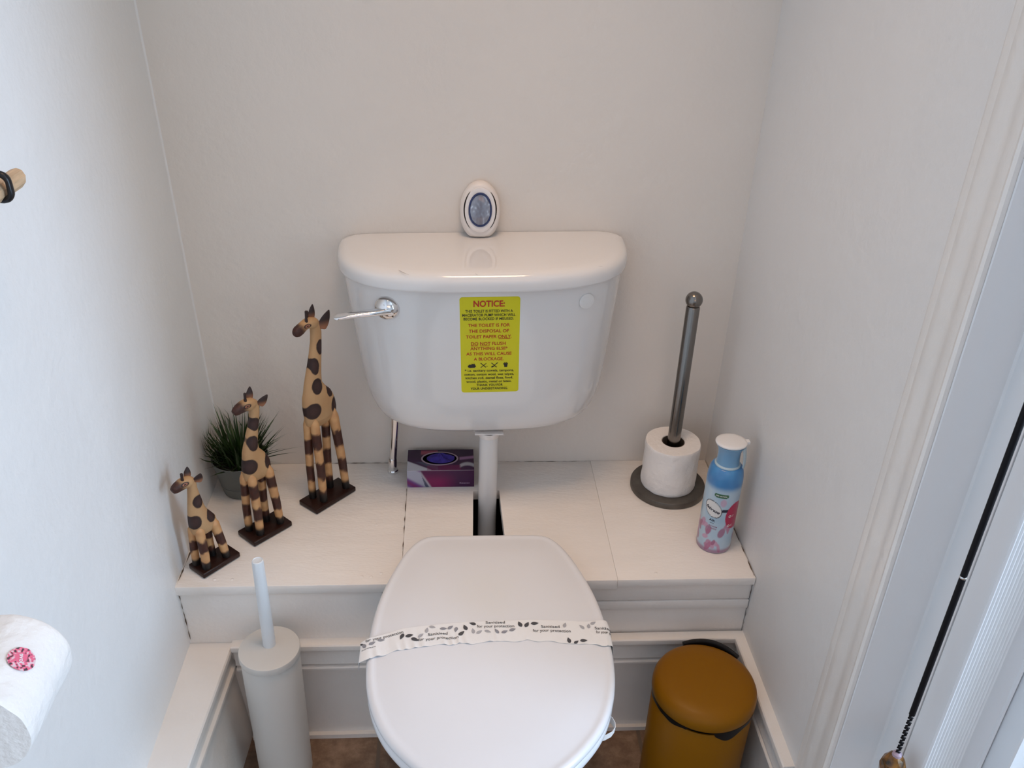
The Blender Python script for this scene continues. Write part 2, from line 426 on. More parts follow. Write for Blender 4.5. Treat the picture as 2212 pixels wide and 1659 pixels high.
m.build('front_panel', SHELFP, shelf, smooth=30, bevel=0.0014)
m = MB()
B(m, 0.2290, XR-0.0008, YF+0.004, 1.158, 0.0, 0.3595); B(m, 0.2290, XR-0.0008, YF+0.0005, 1.150, 0.3185, 0.3592)
m.build('front_panel', SHELFP, shelf, smooth=30, bevel=0.001)
m = B(MB(), 0.2290, XR-0.001, YF-0.0015, 1.150, 0.2975, 0.3170)
m.build('batten', SHELFP, shelf, smooth=30, bevel=0.0016)
# old screw heads and filler lumps under the paint
m = MB()
for (x, y, z) in ((-0.405, 1.150, ZL), (-0.376, 1.149, ZL), (-0.160, 1.151, ZL+0.0009), (-0.144, 1.150, ZL+0.0009), (-0.128, 1.158, ZL+0.001), (-0.146, 1.290, ZL+0.0009), (0.345, 1.146, ZR-0.0012)):
    MB().lathe([(0.0034, -0.0005), (0.0032, 0.0002), (0.0022, 0.0007), (0.0006, 0.0009)], (x-ox, y-oy, z), 16).build('screw_head', SHELFP, shelf)
# near-black panels added to put the shade into the hollow box
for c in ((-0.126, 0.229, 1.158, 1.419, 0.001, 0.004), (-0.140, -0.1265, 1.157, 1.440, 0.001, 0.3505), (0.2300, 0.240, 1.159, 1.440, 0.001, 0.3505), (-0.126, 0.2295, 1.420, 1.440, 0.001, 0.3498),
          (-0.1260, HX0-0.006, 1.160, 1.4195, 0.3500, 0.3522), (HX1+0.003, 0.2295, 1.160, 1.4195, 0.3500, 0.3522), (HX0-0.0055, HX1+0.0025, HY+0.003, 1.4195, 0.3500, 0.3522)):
    B(MB(), *c).build('shade_panel', DARKGAP, shelf, smooth=0)
# dark strips for the open cracks and seams along the joints
rnd = random.Random(4)
def crack(path, w, m, zup=(0, 0, 1), seed=1):
    r = random.Random(seed); pts = []
    for (a, b) in zip(path[:-1], path[1:]):
        a, b = Vector(a), Vector(b); n = max(2, int((b-a).length/0.004))
        for k in range(n): pts.append(a.lerp(b, k/n))
    pts.append(Vector(path[-1])); t = (pts[-1]-pts[0]).normalized(); u = Vector(zup); s_ = t.cross(u).normalized()
    L_ = []; R_ = []
    for p in pts:
        ww = w*max(0.05, noise.noise(p*90+Vector((seed, 0, 0)))*1.5+0.55); jit = (r.random()-0.5)*w*0.5
        L_.append(tuple(p+s_*(ww+jit)+u*0.0004)); R_.append(tuple(p-s_*(ww-jit)+u*0.0004))
    n = len(pts)
    m.add(L_+R_, [(i, i+1, n+i+1, n+i) for i in range(n-1)])
sx_ = lambda pts: [(x-ox, y-oy, z) for x, y, z in pts]
for pts, w, zu, sd in (([(-0.4640, 1.136, ZL+0.0002), (-0.4630, 1.20, ZL+0.0002), (-0.4615, 1.30, ZL+0.0002)], 0.0011, (0, 0, 1), 2),
                       ([(-0.0930, 1.165, ZL+0.0025), (-0.0945, 1.26, ZL+0.0025), (-0.0956, 1.398, ZL+0.0025)], 0.00065, (0, 0, 1), 3),
                       ([(-0.30, YB-0.0016, ZL+0.001), (-0.11, YB-0.0016, ZL+0.001)], 0.0008, (0, 0, 1), 5),
                       ([(0.09, YB-0.0016, ZL+0.0025), (0.27, YB-0.0016, ZL+0.0025)], 0.0005, (0, 0, 1), 6),
                       ([(-0.40, YF-0.0003, 0.3516), (-0.14, YF-0.0003, 0.3516)], 0.0009, (0, -1, 0), 8),
                       ([(-0.4638, YF-0.0006, 0.345), (-0.4620, YF-0.0006, 0.30), (-0.4600, YF-0.0006, 0.245)], 0.0007, (0, -1, 0), 9),
                       ([(0.5165, YF-0.0006, 0.355), (0.5165, YF-0.0006, 0.25)], 0.0006, (0, -1, 0), 12),
                       ([(0.5155, 1.136, ZR-0.0009), (0.5155, 1.30, ZR-0.0009)], 0.0007, (0, 0, 1), 14)):
    m = MB(); crack(sx_(pts), w, m, zup=zu, seed=sd); m.build('dark_line', DARKLINE, shelf, smooth=0)

# ------------------------------------------------------------------ cistern
CX = 0.0545
cist = thing('cistern', 'pale grey ceramic cistern on the back wall with yellow notice and chrome lever', 'cistern', (CX, YB-0.001, 0.53), ry=math.radians(-1.3))
# local frame: x across, y = 0 at the wall and negative forward, z from 0.53
TZ = [0.5300, 0.5312, 0.5342, 0.5395, 0.5485, 0.5620, 0.582, 0.61, 0.66, 0.72, 0.78, 0.837]
TW = [0.150, 0.166, 0.1785, 0.1900, 0.2005, 0.2085, 0.2155, 0.2215, 0.2275, 0.2335, 0.2395, 0.2440]
TD = [0.118, 0.1270, 0.1335, 0.1390, 0.1440, 0.1490, 0.1535, 0.1585, 0.1640, 0.1700, 0.1760, 0.1810]
TN = 3.3
def tank_front(x, z):
    w = interp(z, TZ, TW); d = interp(z, TZ, TD)
    q = min(0.999, abs(x)/w)
    return -d*(1-q**TN)**(1/TN)
def dshape(w, d, n, z, seg=80):
    r = []
    for j in range(seg+1):
        x, y = superell(w, d, n, math.pi*j/seg); r.append((x, -y, z-0.53))
    for k in range(1, 12): r.append((-w+2*w*k/12, 0.0, z-0.53))
    return r
zz = [];
for a, b in zip(TZ[:-1], TZ[1:]):
    for k in range(3): zz.append(a+(b-a)*k/3)
zz.append(TZ[-1])
m = MB().rings([dshape(interp(z, TZ, TW), interp(z, TZ, TD), TN, z) for z in zz])
m.build('tank', CERAMIC, cist, smooth=50)
LW, LD = 0.2445, 0.1930
lp = [(0.0, 0.8400), (0.0020, 0.8355), (0.0050, 0.8340), (0.0065, 0.8350), (0.0070, 0.8380), (0.0070, 0.8480), (0.0062, 0.8535), (0.0040, 0.8580), (0.0, 0.8615), (-0.006, 0.8637), (-0.014, 0.8647), (-0.03, 0.8652), (-0.10, 0.8655)]
def lidshape(w, d, n, z):
    r = dshape(w, d, n, z)[:81]
    for x, y, a0 in ((-w+0.020, -0.022, 180), (w-0.020, -0.022, 90)):
        for k in range(1, 9):
            a = math.radians(a0-90*k/9) ; r.append((x+0.020*math.cos(a), y+0.0219*math.sin(a), z-0.53))
    return [(x, min(y, -0.0001) if i > 80 else min(y, -0.022) if (abs(x) > w-0.001) else y, zq) for i, (x, y, zq) in enumerate(r)]
m = MB().rings([lidshape(LW+p, LD-0.004+p, 3.1, z) for p, z in lp])
m.build('tank_lid', CERAMIC, cist, smooth=50)
# scratches on the lid
def scratch(p0, p1, w):
    m = MB()
    p0, p1 = Vector(p0), Vector(p1); t = (p1-p0).normalized(); s_ = t.cross(Vector((0, 0, 1)))*w
    mid = (p0+p1)/2+s_*2
    pts = [p0, p0.lerp(mid, 0.5), mid, mid.lerp(p1, 0.5), p1]; ws = [0.3, 0.8, 1, 0.7, 0.2]
    L_ = [tuple(p+s_*k) for p, k in zip(pts, ws)]; R_ = [tuple(p-s_*k) for p, k in zip(pts, ws)]
    m.add(L_+R_, [(i, i+1, 6+i, 5+i) for i in range(4)]); m.build('scratch', DARKLINE, cist, smooth=0)
scratch((-0.139, -0.170, 0.33505), (-0.121, -0.189, 0.3339), 0.00045)
scratch((-0.017, -0.187, 0.3344), (-0.012, -0.192, 0.3332), 0.00025)
scratch((0.183, -0.165, 0.33515), (0.191, -0.167, 0.33515), 0.0003)
# chrome lever
lev = MB()
yl = tank_front(-0.166, 0.80)
lev.lathe([(0.0215, 0.0), (0.0225, 0.0025), (0.0220, 0.005), (0.0205, 0.009), (0.0180, 0.013), (0.0135, 0.0175), (0.0080, 0.0202), (0.0025, 0.0212)], seg=48)
rot = Matrix.Rotation(math.pi/2, 4, 'X')
lev.v = [tuple(rot @ Vector(p)) for p in lev.v]
lever = lev.build('flush_lever', CHROME, cist, smooth=40, loc=(-0.1600, yl+0.0025, 0.2655))
m = MB()
pts = []; N = 18
for k in range(N+1):
    t = k/N
    pts.append((0.006-0.090*t, -0.0165-0.020*t, -0.001-0.0010*t**1.2+0.002*math.sin(t*3)))
rings = []
for k, p in enumerate(pts):
    t = k/N; hw = 0.0048+0.0048*sstep(0.0, 0.35, t); th = 0.0056-0.0022*t
    if k == N: hw *= 0.55; th *= 0.6
    rings.append([(p[0], p[1]+superell(hw, th, 2.6, a)[0], p[2]+superell(hw, th, 2.6, a)[1]) for a in [2*math.pi*j/20 for j in range(20)]])
m.rings(rings).build('lever_arm', CHROME, lever, smooth=45)
# white overflow plug
m = MB().lathe([(0.0135, 0.0), (0.0138, 0.0012), (0.0132, 0.0022), (0.0100, 0.0027), (0.0004, 0.0028)], seg=40)
m.v = [tuple(rot @ Vector(p)) for p in m.v]
yc_ = tank_front(0.168, 0.805); plug_rot = math.atan2(tank_front(0.178, 0.8)-tank_front(0.158, 0.8), 0.020)
o = m.build('overflow_plug', CAPW, cist, loc=(0.1680, yc_-0.0002, 0.2715)); o.rotation_euler = (0, 0, plug_rot); o['label'] = 'white round plug'

# yellow notice
SX0, SX1, SZ0, SZ1 = -0.0425, 0.0565, 0.6310, 0.8200
def on_tank(x, z, e): return (x, tank_front(x, z)-e, z-0.53)
def rrect(x0, x1, z0, z1, r, n=8):
    p = []
    for cx, cz, a0 in ((x1-r, z1-r, 0), (x0+r, z1-r, 90), (x0+r, z0+r, 180), (x1-r, z0+r, 270)):
        for k in range(n+1):
            a = math.radians(a0+90*k/n); p.append((cx+r*math.cos(a), cz+r*math.sin(a)))
    return p
m = MB()
out = rrect(SX0, SX1, SZ0, SZ1, 0.005); cxs, czs = (SX0+SX1)/2, (SZ0+SZ1)/2
K = 14
for k in range(K):
    a = [(cxs+(x-cxs)*(k+1)/K, czs+(z-czs)*(k+1)/K) for x, z in out]
    b = [(cxs+(x-cxs)*k/K, czs+(z-czs)*k/K) for x, z in out]
    n = len(a)
    if k == 0: m.add([on_tank(x, z, 0.0004) for x, z in a], [tuple(range(n))])
    else: m.add([on_tank(x, z, 0.0004) for x, z in a]+[on_tank(x, z, 0.0004) for x, z in b], [(i, (i+1) % n, n+(i+1) % n, n+i) for i in range(n)])
n = len(out)
m.add([on_tank(x, z, 0.0004) for x, z in out]+[on_tank(x, z, -0.0002) for x, z in out], [(i, (i+1) % n, n+(i+1) % n, n+i) for i in range(n)])
notice = m.build('notice_sticker', YELLOW, cist, smooth=60)
notice['label'] = 'yellow rectangular notice with red and black wording'
def nmap(u, v):          # photo-crop units of the notice -> tank surface
    x = SX0+(u-(110+0.03*v*0.6))/925*(SX1-SX0); z = SZ1-(v-95)/1495*(SZ1-SZ0)
    return x, z
RED = [('NOTICE:', 190, 90, 325, 802, 0.022), ('THE TOILET IS FOR', 512, 50, 245, 890, 0.012), ('THE DISPOSAL OF', 600, 50, 255, 880, 0.012),
       ('TOILET PAPER ONLY.', 688, 50, 210, 925, 0.012), ('DO NOT FLUSH', 795, 50, 290, 832, 0.012), ('ANYTHING ELSE*', 872, 50, 280, 866, 0.012),
       ('AS THIS WILL CAUSE', 955, 50, 215, 930, 0.012), ('A BLOCKAGE.', 1038, 50, 335, 806, 0.012)]
BLK = [('THIS TOILET IS FITTED WITH A', 300, 40, 200, 930, 0.014), ('MACERATOR PUMP WHICH WILL', 358, 40, 155, 972, 0.014), ('BECOME BLOCKED IF MISUSED.', 415, 40, 175, 948, 0.014),
       ('* i.e. sanitary towels, tampons,', 1225, 38, 190, 975, 0.016), ('cotton, cotton wool, wet wipes,', 1287, 38, 185, 980, 0.016),
       ('kitchen roll, dental floss, food,', 1345, 38, 205, 968, 0.016), ('wood, plastic, metal or latex.', 1405, 38, 215, 945, 0.016),
       ('THANK YOU FOR', 1465, 38, 380, 805, 0.014), ('YOUR UNDERSTANDING.', 1525, 38, 285, 890, 0.014)]
def notice_text(lines, ink):
    for s, v, h, u0, u1, bold in lines:
        m = MB(); pv, pf = text_verts(s, (u0+u1)/2, 0, u1-u0, h, bold)
        m.add([on_tank(*nmap(x, v-y), 0.0008) for x, y in pv], pf); m.build('lettering_line', ink, notice, smooth=0)
notice_text(RED, REDINK); notice_text(BLK, BLACKINK)
for u0, u1, v in ((720, 905, 722), (290, 400, 828), (430, 580, 828)):
    MB().add([on_tank(*nmap(a, b), 0.0008) for a, b in ((u0, v), (u1, v), (u1, v+7), (u0, v+7))], [(0, 1, 2, 3)]).build('underline', REDINK, notice, smooth=0)
def nb(*polys):
    m = MB()
    for poly in polys: m.add([on_tank(*nmap(a, b), 0.0008) for a, b in poly], [tuple(range(len(poly)))])
    m.build('pictogram', BLACKINK, notice, smooth=0)
nb([(238, 1150), (262, 1128), (300, 1130), (300, 1112), (322, 1122), (344, 1112), (356, 1136), (372, 1156), (350, 1178), (270, 1182), (244, 1170)])
def crossp(cx): return [(cx-50, 1108), (cx-40, 1102), (cx+45, 1172), (cx+36, 1180)], [(cx+42, 1108), (cx+50, 1114), (cx-38, 1182), (cx-46, 1174)]
nb(*crossp(488), [(535, 1150), (560, 1158), (558, 1164), (532, 1157)])
nb(*crossp(660), [(690, 1112), (720, 1096), (724, 1102), (700, 1124)], [(612, 1165), (640, 1150), (660, 1166), (628, 1180)])
nb([(812, 1112), (880, 1112), (872, 1138), (868, 1176), (822, 1176), (818, 1138), (800, 1128)], [(818, 1096), (838, 1106), (858, 1096), (866, 1108), (815, 1108)])

# flush pipe
fp = thing('flush_pipe', 'white plastic flush pipe dropping from the cistern through the shelf slot', 'pipe', (0.0605, 1.3675, 0.0))
m = MB(); pts = [(0, 0, 0.5265), (0, 0, 0.44), (0, 0, 0.36), (0, 0, 0.27)]
pts += [(-0.001*k, -0.06*(1-math.cos(math.pi/2*k/6)), 0.27-0.06*math.sin(math.pi/2*k/6)) for k in range(1, 7)]+[(-0.008, -0.10, 0.209)]
m.tube(pts, 0.0178, 32); m.build('pipe', PIPEP, fp, smooth=50)
m = MB().lathe([(0.0180, 0.5170), (0.0193, 0.5170), (0.0196, 0.5180), (0.0196, 0.5265)], (0, 0, 0), 32); m.box(-0.026, 0.026, -0.016, 0.016, 0.5265, 0.5288)
m.v = [(x, y, z) for x, y, z in m.v]
m.build('connector_nut', FRESH, fp, smooth=30)
# chrome water supply
wp = thing('supply_pipe', 'thin chrome water supply pipe under the left end of the cistern', 'pipe', (-0.1262, 1.4570, ZL))
MB().tube([(0, 0, 0), (0.0008, 0, 0.03), (0.0075, -0.002, 0.11), (0.0105, -0.003, 0.165)], 0.0075, 20).build('pipe', CHROME, wp)
MB().lathe([(0.0108, 0.0), (0.0108, 0.006), (0.0088, 0.008), (0.0086, 0.034), (0.0076, 0.036)], (0.0003, 0, 0), 12).build('compression_nut', CHROME, wp, smooth=30)

# ------------------------------------------------------------------ toilet
LY = [0.6935, 0.6945, 0.700, 0.712, 0.735, 0.780, 0.830, 0.890, 0.970, 1.040, 1.100, 1.147, 1.175, 1.187, 1.1925, 1.1932]
LHW = [0.0001, 0.018, 0.044, 0.072, 0.1030, 0.1430, 0.1665, 0.1785, 0.1790, 0.1705, 0.1545, 0.1370, 0.1205, 0.1080, 0.0940, 0.0001]
def outline():
    """closed outline of the seat lid, resampled smoothly"""
    R_ = [Vector((w, y)) for y, w in zip(LY, LHW)]
    pts = R_+[Vector((-p.x, p.y)) for p in reversed(R_)]
    # Catmull-Rom through the points, then resample by length
    n = len(pts); dense = []
    for i in range(n):
        p0, p1, p2, p3 = pts[i-1], pts[i], pts[(i+1) % n], pts[(i+2) % n]
        if (p2-p1).length > 0.15: a = [p1.lerp(p2, k/10) for k in range(10)]
        else:
            a = []
            for k in range(10):
                t = k/10
                if (p1-p0).length > 0.15: p0_ = p1*2-p2
                else: p0_ = p0
                p3_ = p3 if (p3-p2).length < 0.15 else p2*2-p1
                a.append(0.5*((2*p1)+(-p0_+p2)*t+(2*p0_-5*p1+4*p2-p3_)*t*t+(-p0_+3*p1-3*p2+p3_)*t**3))
        dense += a
    L_ = [0.0]
    for i in range(len(dense)): L_.append(L_[-1]+(dense[(i+1) % len(dense)]-dense[i]).length)
    out = []; M = 160; j = 0
    for k in range(M):
        s_ = L_[-1]*k/M
        while L_[j+1] < s_: j += 1
        t = (s_-L_[j])/max(1e-9, L_[j+1]-L_[j]); out.append(dense[j].lerp(dense[(j+1) % len(dense)], t))
    for _ in range(3): out = [(out[i-1]+out[i]*2+out[(i+1) % M])/4 for i in range(M)]
    return out
OUT = outline(); TC = Vector((0.0, 0.95)); TX = 0.0505
def inset(d):
    r = []
    n = len(OUT)
    for i in range(n):
        t = (OUT[(i+1) % n]-OUT[i-1]).normalized(); nrm = Vector((t.y, -t.x))
        if nrm.dot(OUT[i]-TC) < 0: nrm = -nrm
        r.append(OUT[i]-nrm*d)
    return r
toilet = thing('toilet', 'white toilet with its lid closed under the paper band', 'toilet', (TX, 0.95, 0))
def ring(d, z, k=1.0, kz=None):
    src = inset(d) if d <= 0.014 else [TC+(p-TC)*(1-(d-0.014)/0.162) for p in inset(0.014)]
    return [((TC.x+(p.x-TC.x)*k), (p.y-TC.y)*k, z if kz is None else kz(p)) for p in src]
lidp = [(0.006, 0.4125), (0.0012, 0.4135), (0.0, 0.4165), (0.0004, 0.4210), (0.0022, 0.4245), (0.0050, 0.4266), (0.0080, 0.4271), (0.0105, 0.4268), (0.0135, 0.4264), (0.0165, 0.4267),
        (0.026, 0.4280), (0.036, 0.4296), (0.05, 0.4310), (0.08, 0.4326), (0.12, 0.4336), (0.160, 0.4340)]
m = MB().rings([ring(d, z) for d, z in lidp]); m.build('toilet_lid', LIDPLAS, toilet, smooth=60)
seatp = [(0.012, 0.3920), (0.002, 0.3935), (0.0005, 0.3975), (0.001, 0.4040), (0.004, 0.4090), (0.010, 0.4118), (0.05, 0.4118), (0.055, 0.4050), (0.055, 0.3920)]
m = MB(); m.rings([ring(d, z) for d, z in seatp], closed=True); m.build('seat', LIDPLAS, toilet, smooth=60)
def bowl(sx_, y0, y1, z, n=2.3):
    cy = (y0+y1)/2; b = (y1-y0)/2
    return [(superell(sx_, b, n, 2*math.pi*j/72)[0], cy-0.95+superell(sx_, b, n, 2*math.pi*j/72)[1], z) for j in range(72)]
m = MB().rings([bowl(0.085, 0.800, 1.110, 0.0), bowl(0.086, 0.798, 1.110, 0.02), bowl(0.078, 0.812, 1.100, 0.06), bowl(0.075, 0.815, 1.095, 0.15), bowl(0.090, 0.795, 1.10, 0.21), bowl(0.125, 0.760, 1.11, 0.28),
                bowl(0.152, 0.735, 1.125, 0.34), bowl(0.160, 0.722, 1.13, 0.375), bowl(0.160, 0.720, 1.13, 0.388), bowl(0.156, 0.724, 1.126, 0.3915), bowl(0.115, 0.765, 1.09, 0.3915), bowl(0.10, 0.78, 1.07, 0.36), bowl(0.05, 0.86, 1.02, 0.24)])
m.build('pan', CERAMIC, toilet, smooth=50)
m = MB().box(-0.095, 0.095, 0.130, 0.232, 0.20, 0.3905); m.build('pan_back', CERAMIC, toilet, smooth=30, bevel=0.018, bseg=4)
for hx in (-0.07, 0.07): MB().tube([(hx-0.03, 0.222, 0.402), (hx+0.03, 0.222, 0.402)], 0.0088, 20).build('hinge', LIDPLAS, toilet)

def lid_z(x, y):
    """height of the lid surface under the paper band (x, y world)"""
    hw = interp(y, LY, LHW); d = hw-abs(x-TX)
    if d < 0: return None
    ds = [p[0] for p in lidp[2:]]; zs2 = [p[1] for p in lidp[2:]]
    return interp(d, ds, zs2)

# ------------------------------------------------------------------ paper band over the lid
TOPP = [(-0.1371, 0.9497), (-0.0792, 0.9687), (-0.0312, 0.9732), (0.0174, 0.9768), (0.1156, 0.9793), (0.1858, 0.9775), (0.2276, 0.9816)]
BOTP = [(-0.1224, 0.9119), (-0.1098, 0.9185), (-0.0572, 0.9305), (0.0169, 0.9331), (0.1055, 0.9373), (0.1600, 0.9332), (0.2240, 0.9300)]
def ytop(x): return interp(x, [p[0] for p in TOPP], [p[1] for p in TOPP])
def ybot(x): return interp(x, [p[0] for p in BOTP], [p[1] for p in BOTP])
band = thing('paper_band', 'white printed paper hygiene band stretched across the closed toilet lid', 'paper band', (TX, 0.95, 0.43))
def band_point(x, v, e=0.0):
    """x across (world, beyond the rims it folds down), v 0 at the camera side edge .. 1 at the far edge"""
    y = ybot(x)+(ytop(x)-ybot(x))*v+0.0016*math.sin(x*140+1.5*math.sin(x*55))*(1-v)**2
    hw = interp(y, LY, LHW)
    left, right = TX-hw+0.004, TX+hw-0.004
    cr = 0.0019*abs(math.sin(x*190+2*v+3*noise.noise(Vector((x*30, 0, 0)))))**3*(1-v)**1.3*(1.0 if x < 0.06 else 0.35)
    if x > right:
        s_ = x-right; a = min(s_/0.007, 1.0)*1.35; zz_ = 0.4285-0.007*(1-math.cos(a))-max(0, s_-0.007)*0.98; xx = right+0.0075*math.sin(a)+max(0, s_-0.007)*0.05
        return (xx-TX+e, y-0.95, zz_-0.43+e)
    if x < left:
        s_ = left-x; a = min(s_/0.016, 1.0)
        zz_ = 0.4295-0.006*a*a-max(0, s_-0.016)*1.0; xx = left-0.016*a*0.97-max(0, s_-0.016)*0.05
        return (xx-TX-e, y-0.95, zz_-0.43+e)
    z = (lid_z(x, y) or 0.43)
    z = max(z, 0.4285)+0.0007+cr
    return (x-TX, y-0.95, z-0.43+e)
m = MB(); X0, X1 = -0.160, 0.252
m.grid(240, 14, lambda u, v: band_point(X0+(X1-X0)*u, v))
pme = m.mesh('band'); pme = evaluated(pme, [('SOLIDIFY', dict(thickness=0.00025, offset=-1))])
link('band', pme, STRIP, band, 50)
# curled tail of the band hanging by the right side of the pan
m = MB(); pts = []
for k in range(25):
    a = -0.35*math.pi+1.35*math.pi*k/24
    pts.append((0.1560-0.001+0.016*math.cos(a-0.5), -0.137+0.016*math.sin(a-0.5)*1.05, 0))
tail = [(0.130, -0.154), (0.140, -0.152), (0.154, -0.148), (0.163, -0.143), (0.1685, -0.136), (0.1695, -0.128), (0.1670, -0.120), (0.1610, -0.113), (0.153, -0.110), (0.141, -0.111), (0.128, -0.114)]
rings = []
for i, (x, y) in enumerate(tail):
    a = Vector(tail[max(0, i-1)]); b = Vector(tail[min(len(tail)-1, i+1)]); t = (b-a).normalized(); nrm = Vector((t.y, -t.x))*0.0003
    rings.append([(x+nrm.x, y+nrm.y, -0.048), (x+nrm.x+0.001, y+nrm.y, -0.037), (x-nrm.x+0.001, y-nrm.y, -0.037), (x-nrm.x, y-nrm.y, -0.048)])
m.rings(rings).build('curled_tail', STRIP, band, smooth=60)
# printing on the band
def leaf(ink, x, y, L_, w, a):
    m = MB()
    c, s_ = math.cos(a), math.sin(a); pts = []
    N = 12
    for k in range(N): t = k/(N-1); pts.append((-L_/2+L_*t, w*math.sin(math.pi*t**0.75)/2))
    for k in range(1, N-1): t = 1-k/(N-1); pts.append((-L_/2+L_*t, -w*math.sin(math.pi*t**0.75)/2))
    vv = []
    for px, py in pts:
        wx, wy = x+px*c-py*s_, y+px*s_+py*c
        v = (wy-ybot(wx))/(ytop(wx)-ybot(wx)); v = max(0.0, min(1.0, v))
        vv.append(band_point(wx, v, 0.0005))
    m.add(vv, [tuple(range(len(vv)))]); m.build('leaf_print', ink, band, smooth=0)
D = math.radians
for (x, y, a, s_) in ((-0.0797, 0.9519, 250, 1), (-0.0688, 0.9530, 10, 1), (-0.0600, 0.9450, -20, 1.05), (0.0138, 0.9650, 110, 1), (0.0082, 0.9530, 45, 1), (0.0250, 0.9725, 160, 0.9),
                      (0.0960, 0.9702, 110, 1.0), (0.1064, 0.9690, 60, 1.0), (0.1185, 0.9716, 5, 1), (0.1667, 0.9390, 100, 0.9), (0.1774, 0.9355, 35, 0.75), (0.1890, 0.9380, 5, 0.95), (-0.1385, 0.9440, 140, 0.5)):
    leaf(GREYINK, x, y, 0.0122*s_, 0.0064*s_, D(a))
for (x, y, a) in ((-0.1341, 0.9396, 120), (-0.1223, 0.9420, 30), (-0.1100, 0.9482, 0), (-0.0186, 0.9640, 0), (-0.0083, 0.9660, 40), (0.0, 0.9611, 260), (0.0605, 0.9559, 120), (0.0722, 0.9547, 30), (0.0842, 0.9591, 20)):
    leaf(MIDINK, x, y, 0.0108, 0.0056, D(a))
for (x, y, a) in ((-0.0433, 0.9622, 80), (0.0255, 0.9580, 100), (0.0345, 0.9550, 30), (0.0474, 0.9555, -20), (0.1638, 0.9686, 70), (0.1895, 0.9660, 130), (0.2004, 0.9687, 80), (-0.0520, 0.9520, 40), (-0.0350, 0.9680, -20), (0.2080, 0.9750, 30)):
    leaf(PALEINK, x, y, 0.0104, 0.0054, D(a))
def band_text(s, x, y, w, h, ang=0.0, cut=None):
    m = MB(); pv, pf = text_verts(s, 0, 0, w, h, 0.008); c, s_ = math.cos(ang), math.sin(ang); vv = []
    for px, py in pv:
        wx, wy = x+px*c-py*s_, y+px*s_+py*c; v = (wy-ybot(wx))/(ytop(wx)-ybot(wx)); v = max(0.0, min(0.995, v))
        vv.append(band_point(wx, v, 0.0005))
    m.add(vv, pf); m.build('lettering', GREYINK, band, smooth=0)
band_text('for your protection', -0.1055, 0.9545, 0.056, 0.0056, 0.26)
band_text('Sanitised', -0.0270, 0.9540, 0.0290, 0.0056, 0.04); band_text('for your protection', -0.0260, 0.9450, 0.0590, 0.0056, 0.02)
band_text('Sanitised', 0.0590, 0.9745, 0.0290, 0.0052, 0.0); band_text('for your protection', 0.0592, 0.9668, 0.0560, 0.0056, 0.0)
band_text('Sanitised', 0.1415, 0.9650, 0.0280, 0.0056, 0.0); band_text('for your protection', 0.1430, 0.9570, 0.0570, 0.0056, -0.01)
band_text('Sanitised', 0.2230, 0.9640, 0.0280, 0.0056, -0.05); band_text('for your protection', 0.2300, 0.9560, 0.0400, 0.0056, -0.05)
band_text('Sanitised', -0.1270, 0.9330, 0.0200, 0.0022, 0.2)

# ------------------------------------------------------------------ air freshener disc on the cistern lid
fr = thing('air_freshener', 'small cream oval air freshener with a blue-grey gel window on the cistern lid', 'air freshener', (0.0415, 1.4660, 0.8658))
fr.rotation_euler = (math.radians(-6), 0, 0)
def egg(a, b, n=64, cut=0.0):
    r = []
    for j in range(n):
        t = 2*math.pi*j/n; x = a*math.cos(t); z = b*math.sin(t)
        x *= 1+0.05*(-z/b) if z < 0 else 1.0
        r.append((x, max(z, -b+cut)))
    return r
def eggring(a, b, y, cz=0.0475, cut=0.0, n=64): return [(x, y, cz+z) for x, z in egg(a, b, n, cut)]
Z_ = 0.0445
m = MB().rings([eggring(0.0300, 0.0460, 0.0190, Z_, 0.006), eggring(0.0345, 0.0505, 0.015, Z_, 0.008), eggring(0.0352, 0.0515, 0.006, Z_, 0.008), eggring(0.0347, 0.0508, -0.001, Z_, 0.0075), eggring(0.0330, 0.0488, -0.006, Z_, 0.0055),
                eggring(0.0300, 0.0450, -0.0090, Z_, 0.002), eggring(0.0276, 0.0420, -0.0100, Z_)])
m.build('housing', FRESH, fr, smooth=60)
m = MB().rings([eggring(0.0268, 0.0395, -0.0095, 0.0485), eggring(0.0262, 0.0388, -0.0118, 0.0485), eggring(0.0225, 0.0335, -0.0128, 0.0485), eggring(0.0200, 0.0300, -0.0120, 0.0485)])
m.build('inner_rim', FRESHI, fr, smooth=60)
m = MB().rings([eggring(0.0206, 0.0302, -0.0115, 0.0490), eggring(0.0196, 0.0290, -0.0142, 0.0490), eggring(0.0176, 0.0268, -0.0142, 0.0490), eggring(0.0168, 0.0258, -0.0118, 0.0490)])
m.build('navy_ring', NAVY, fr, smooth=60)
lens = MB().rings([eggring(0.0192, 0.0284, -0.0119, 0.0490), eggring(0.0172, 0.0262, -0.0138, 0.0490), eggring(0.0110, 0.0175, -0.0156, 0.0490), eggring(0.0040, 0.0060, -0.0162, 0.0490)]).mesh('lens')
lens = evaluated(lens, [('SUBSURF', dict(levels=2, render_levels=2))])
def lensc(c):
    n1 = noise.noise(Vector((c.x*260, c.z*160, 1)))*0.5+0.5; a = abs(c.x)/0.017
    base = mixc(srgb(120, 120, 132), srgb(170, 190, 215), n1*0.9); base = mixc(base, srgb(92, 92, 108), (1-a)*0.75)
    return mixc(base, srgb(205, 220, 240), sstep(0.62, 0.8, n1)*a)
paint(lens, lensc)
link('gel_window', lens, painted('gel_window', 0.08, coat=1.0), fr, 60)
for s_ in (-1, 1):
    m = MB(); pts = []
    for k in range(21):
        t = math.radians(-50+100*k/20); pts.append((s_*0.0274*math.cos(t), -0.0108, 0.0485+0.0405*math.sin(t)))
    m.tube(pts, [0.0003+0.0008*math.sin(math.pi*k/20) for k in range(21)], 8); m.build('dark_slot', DARKGAP, fr)
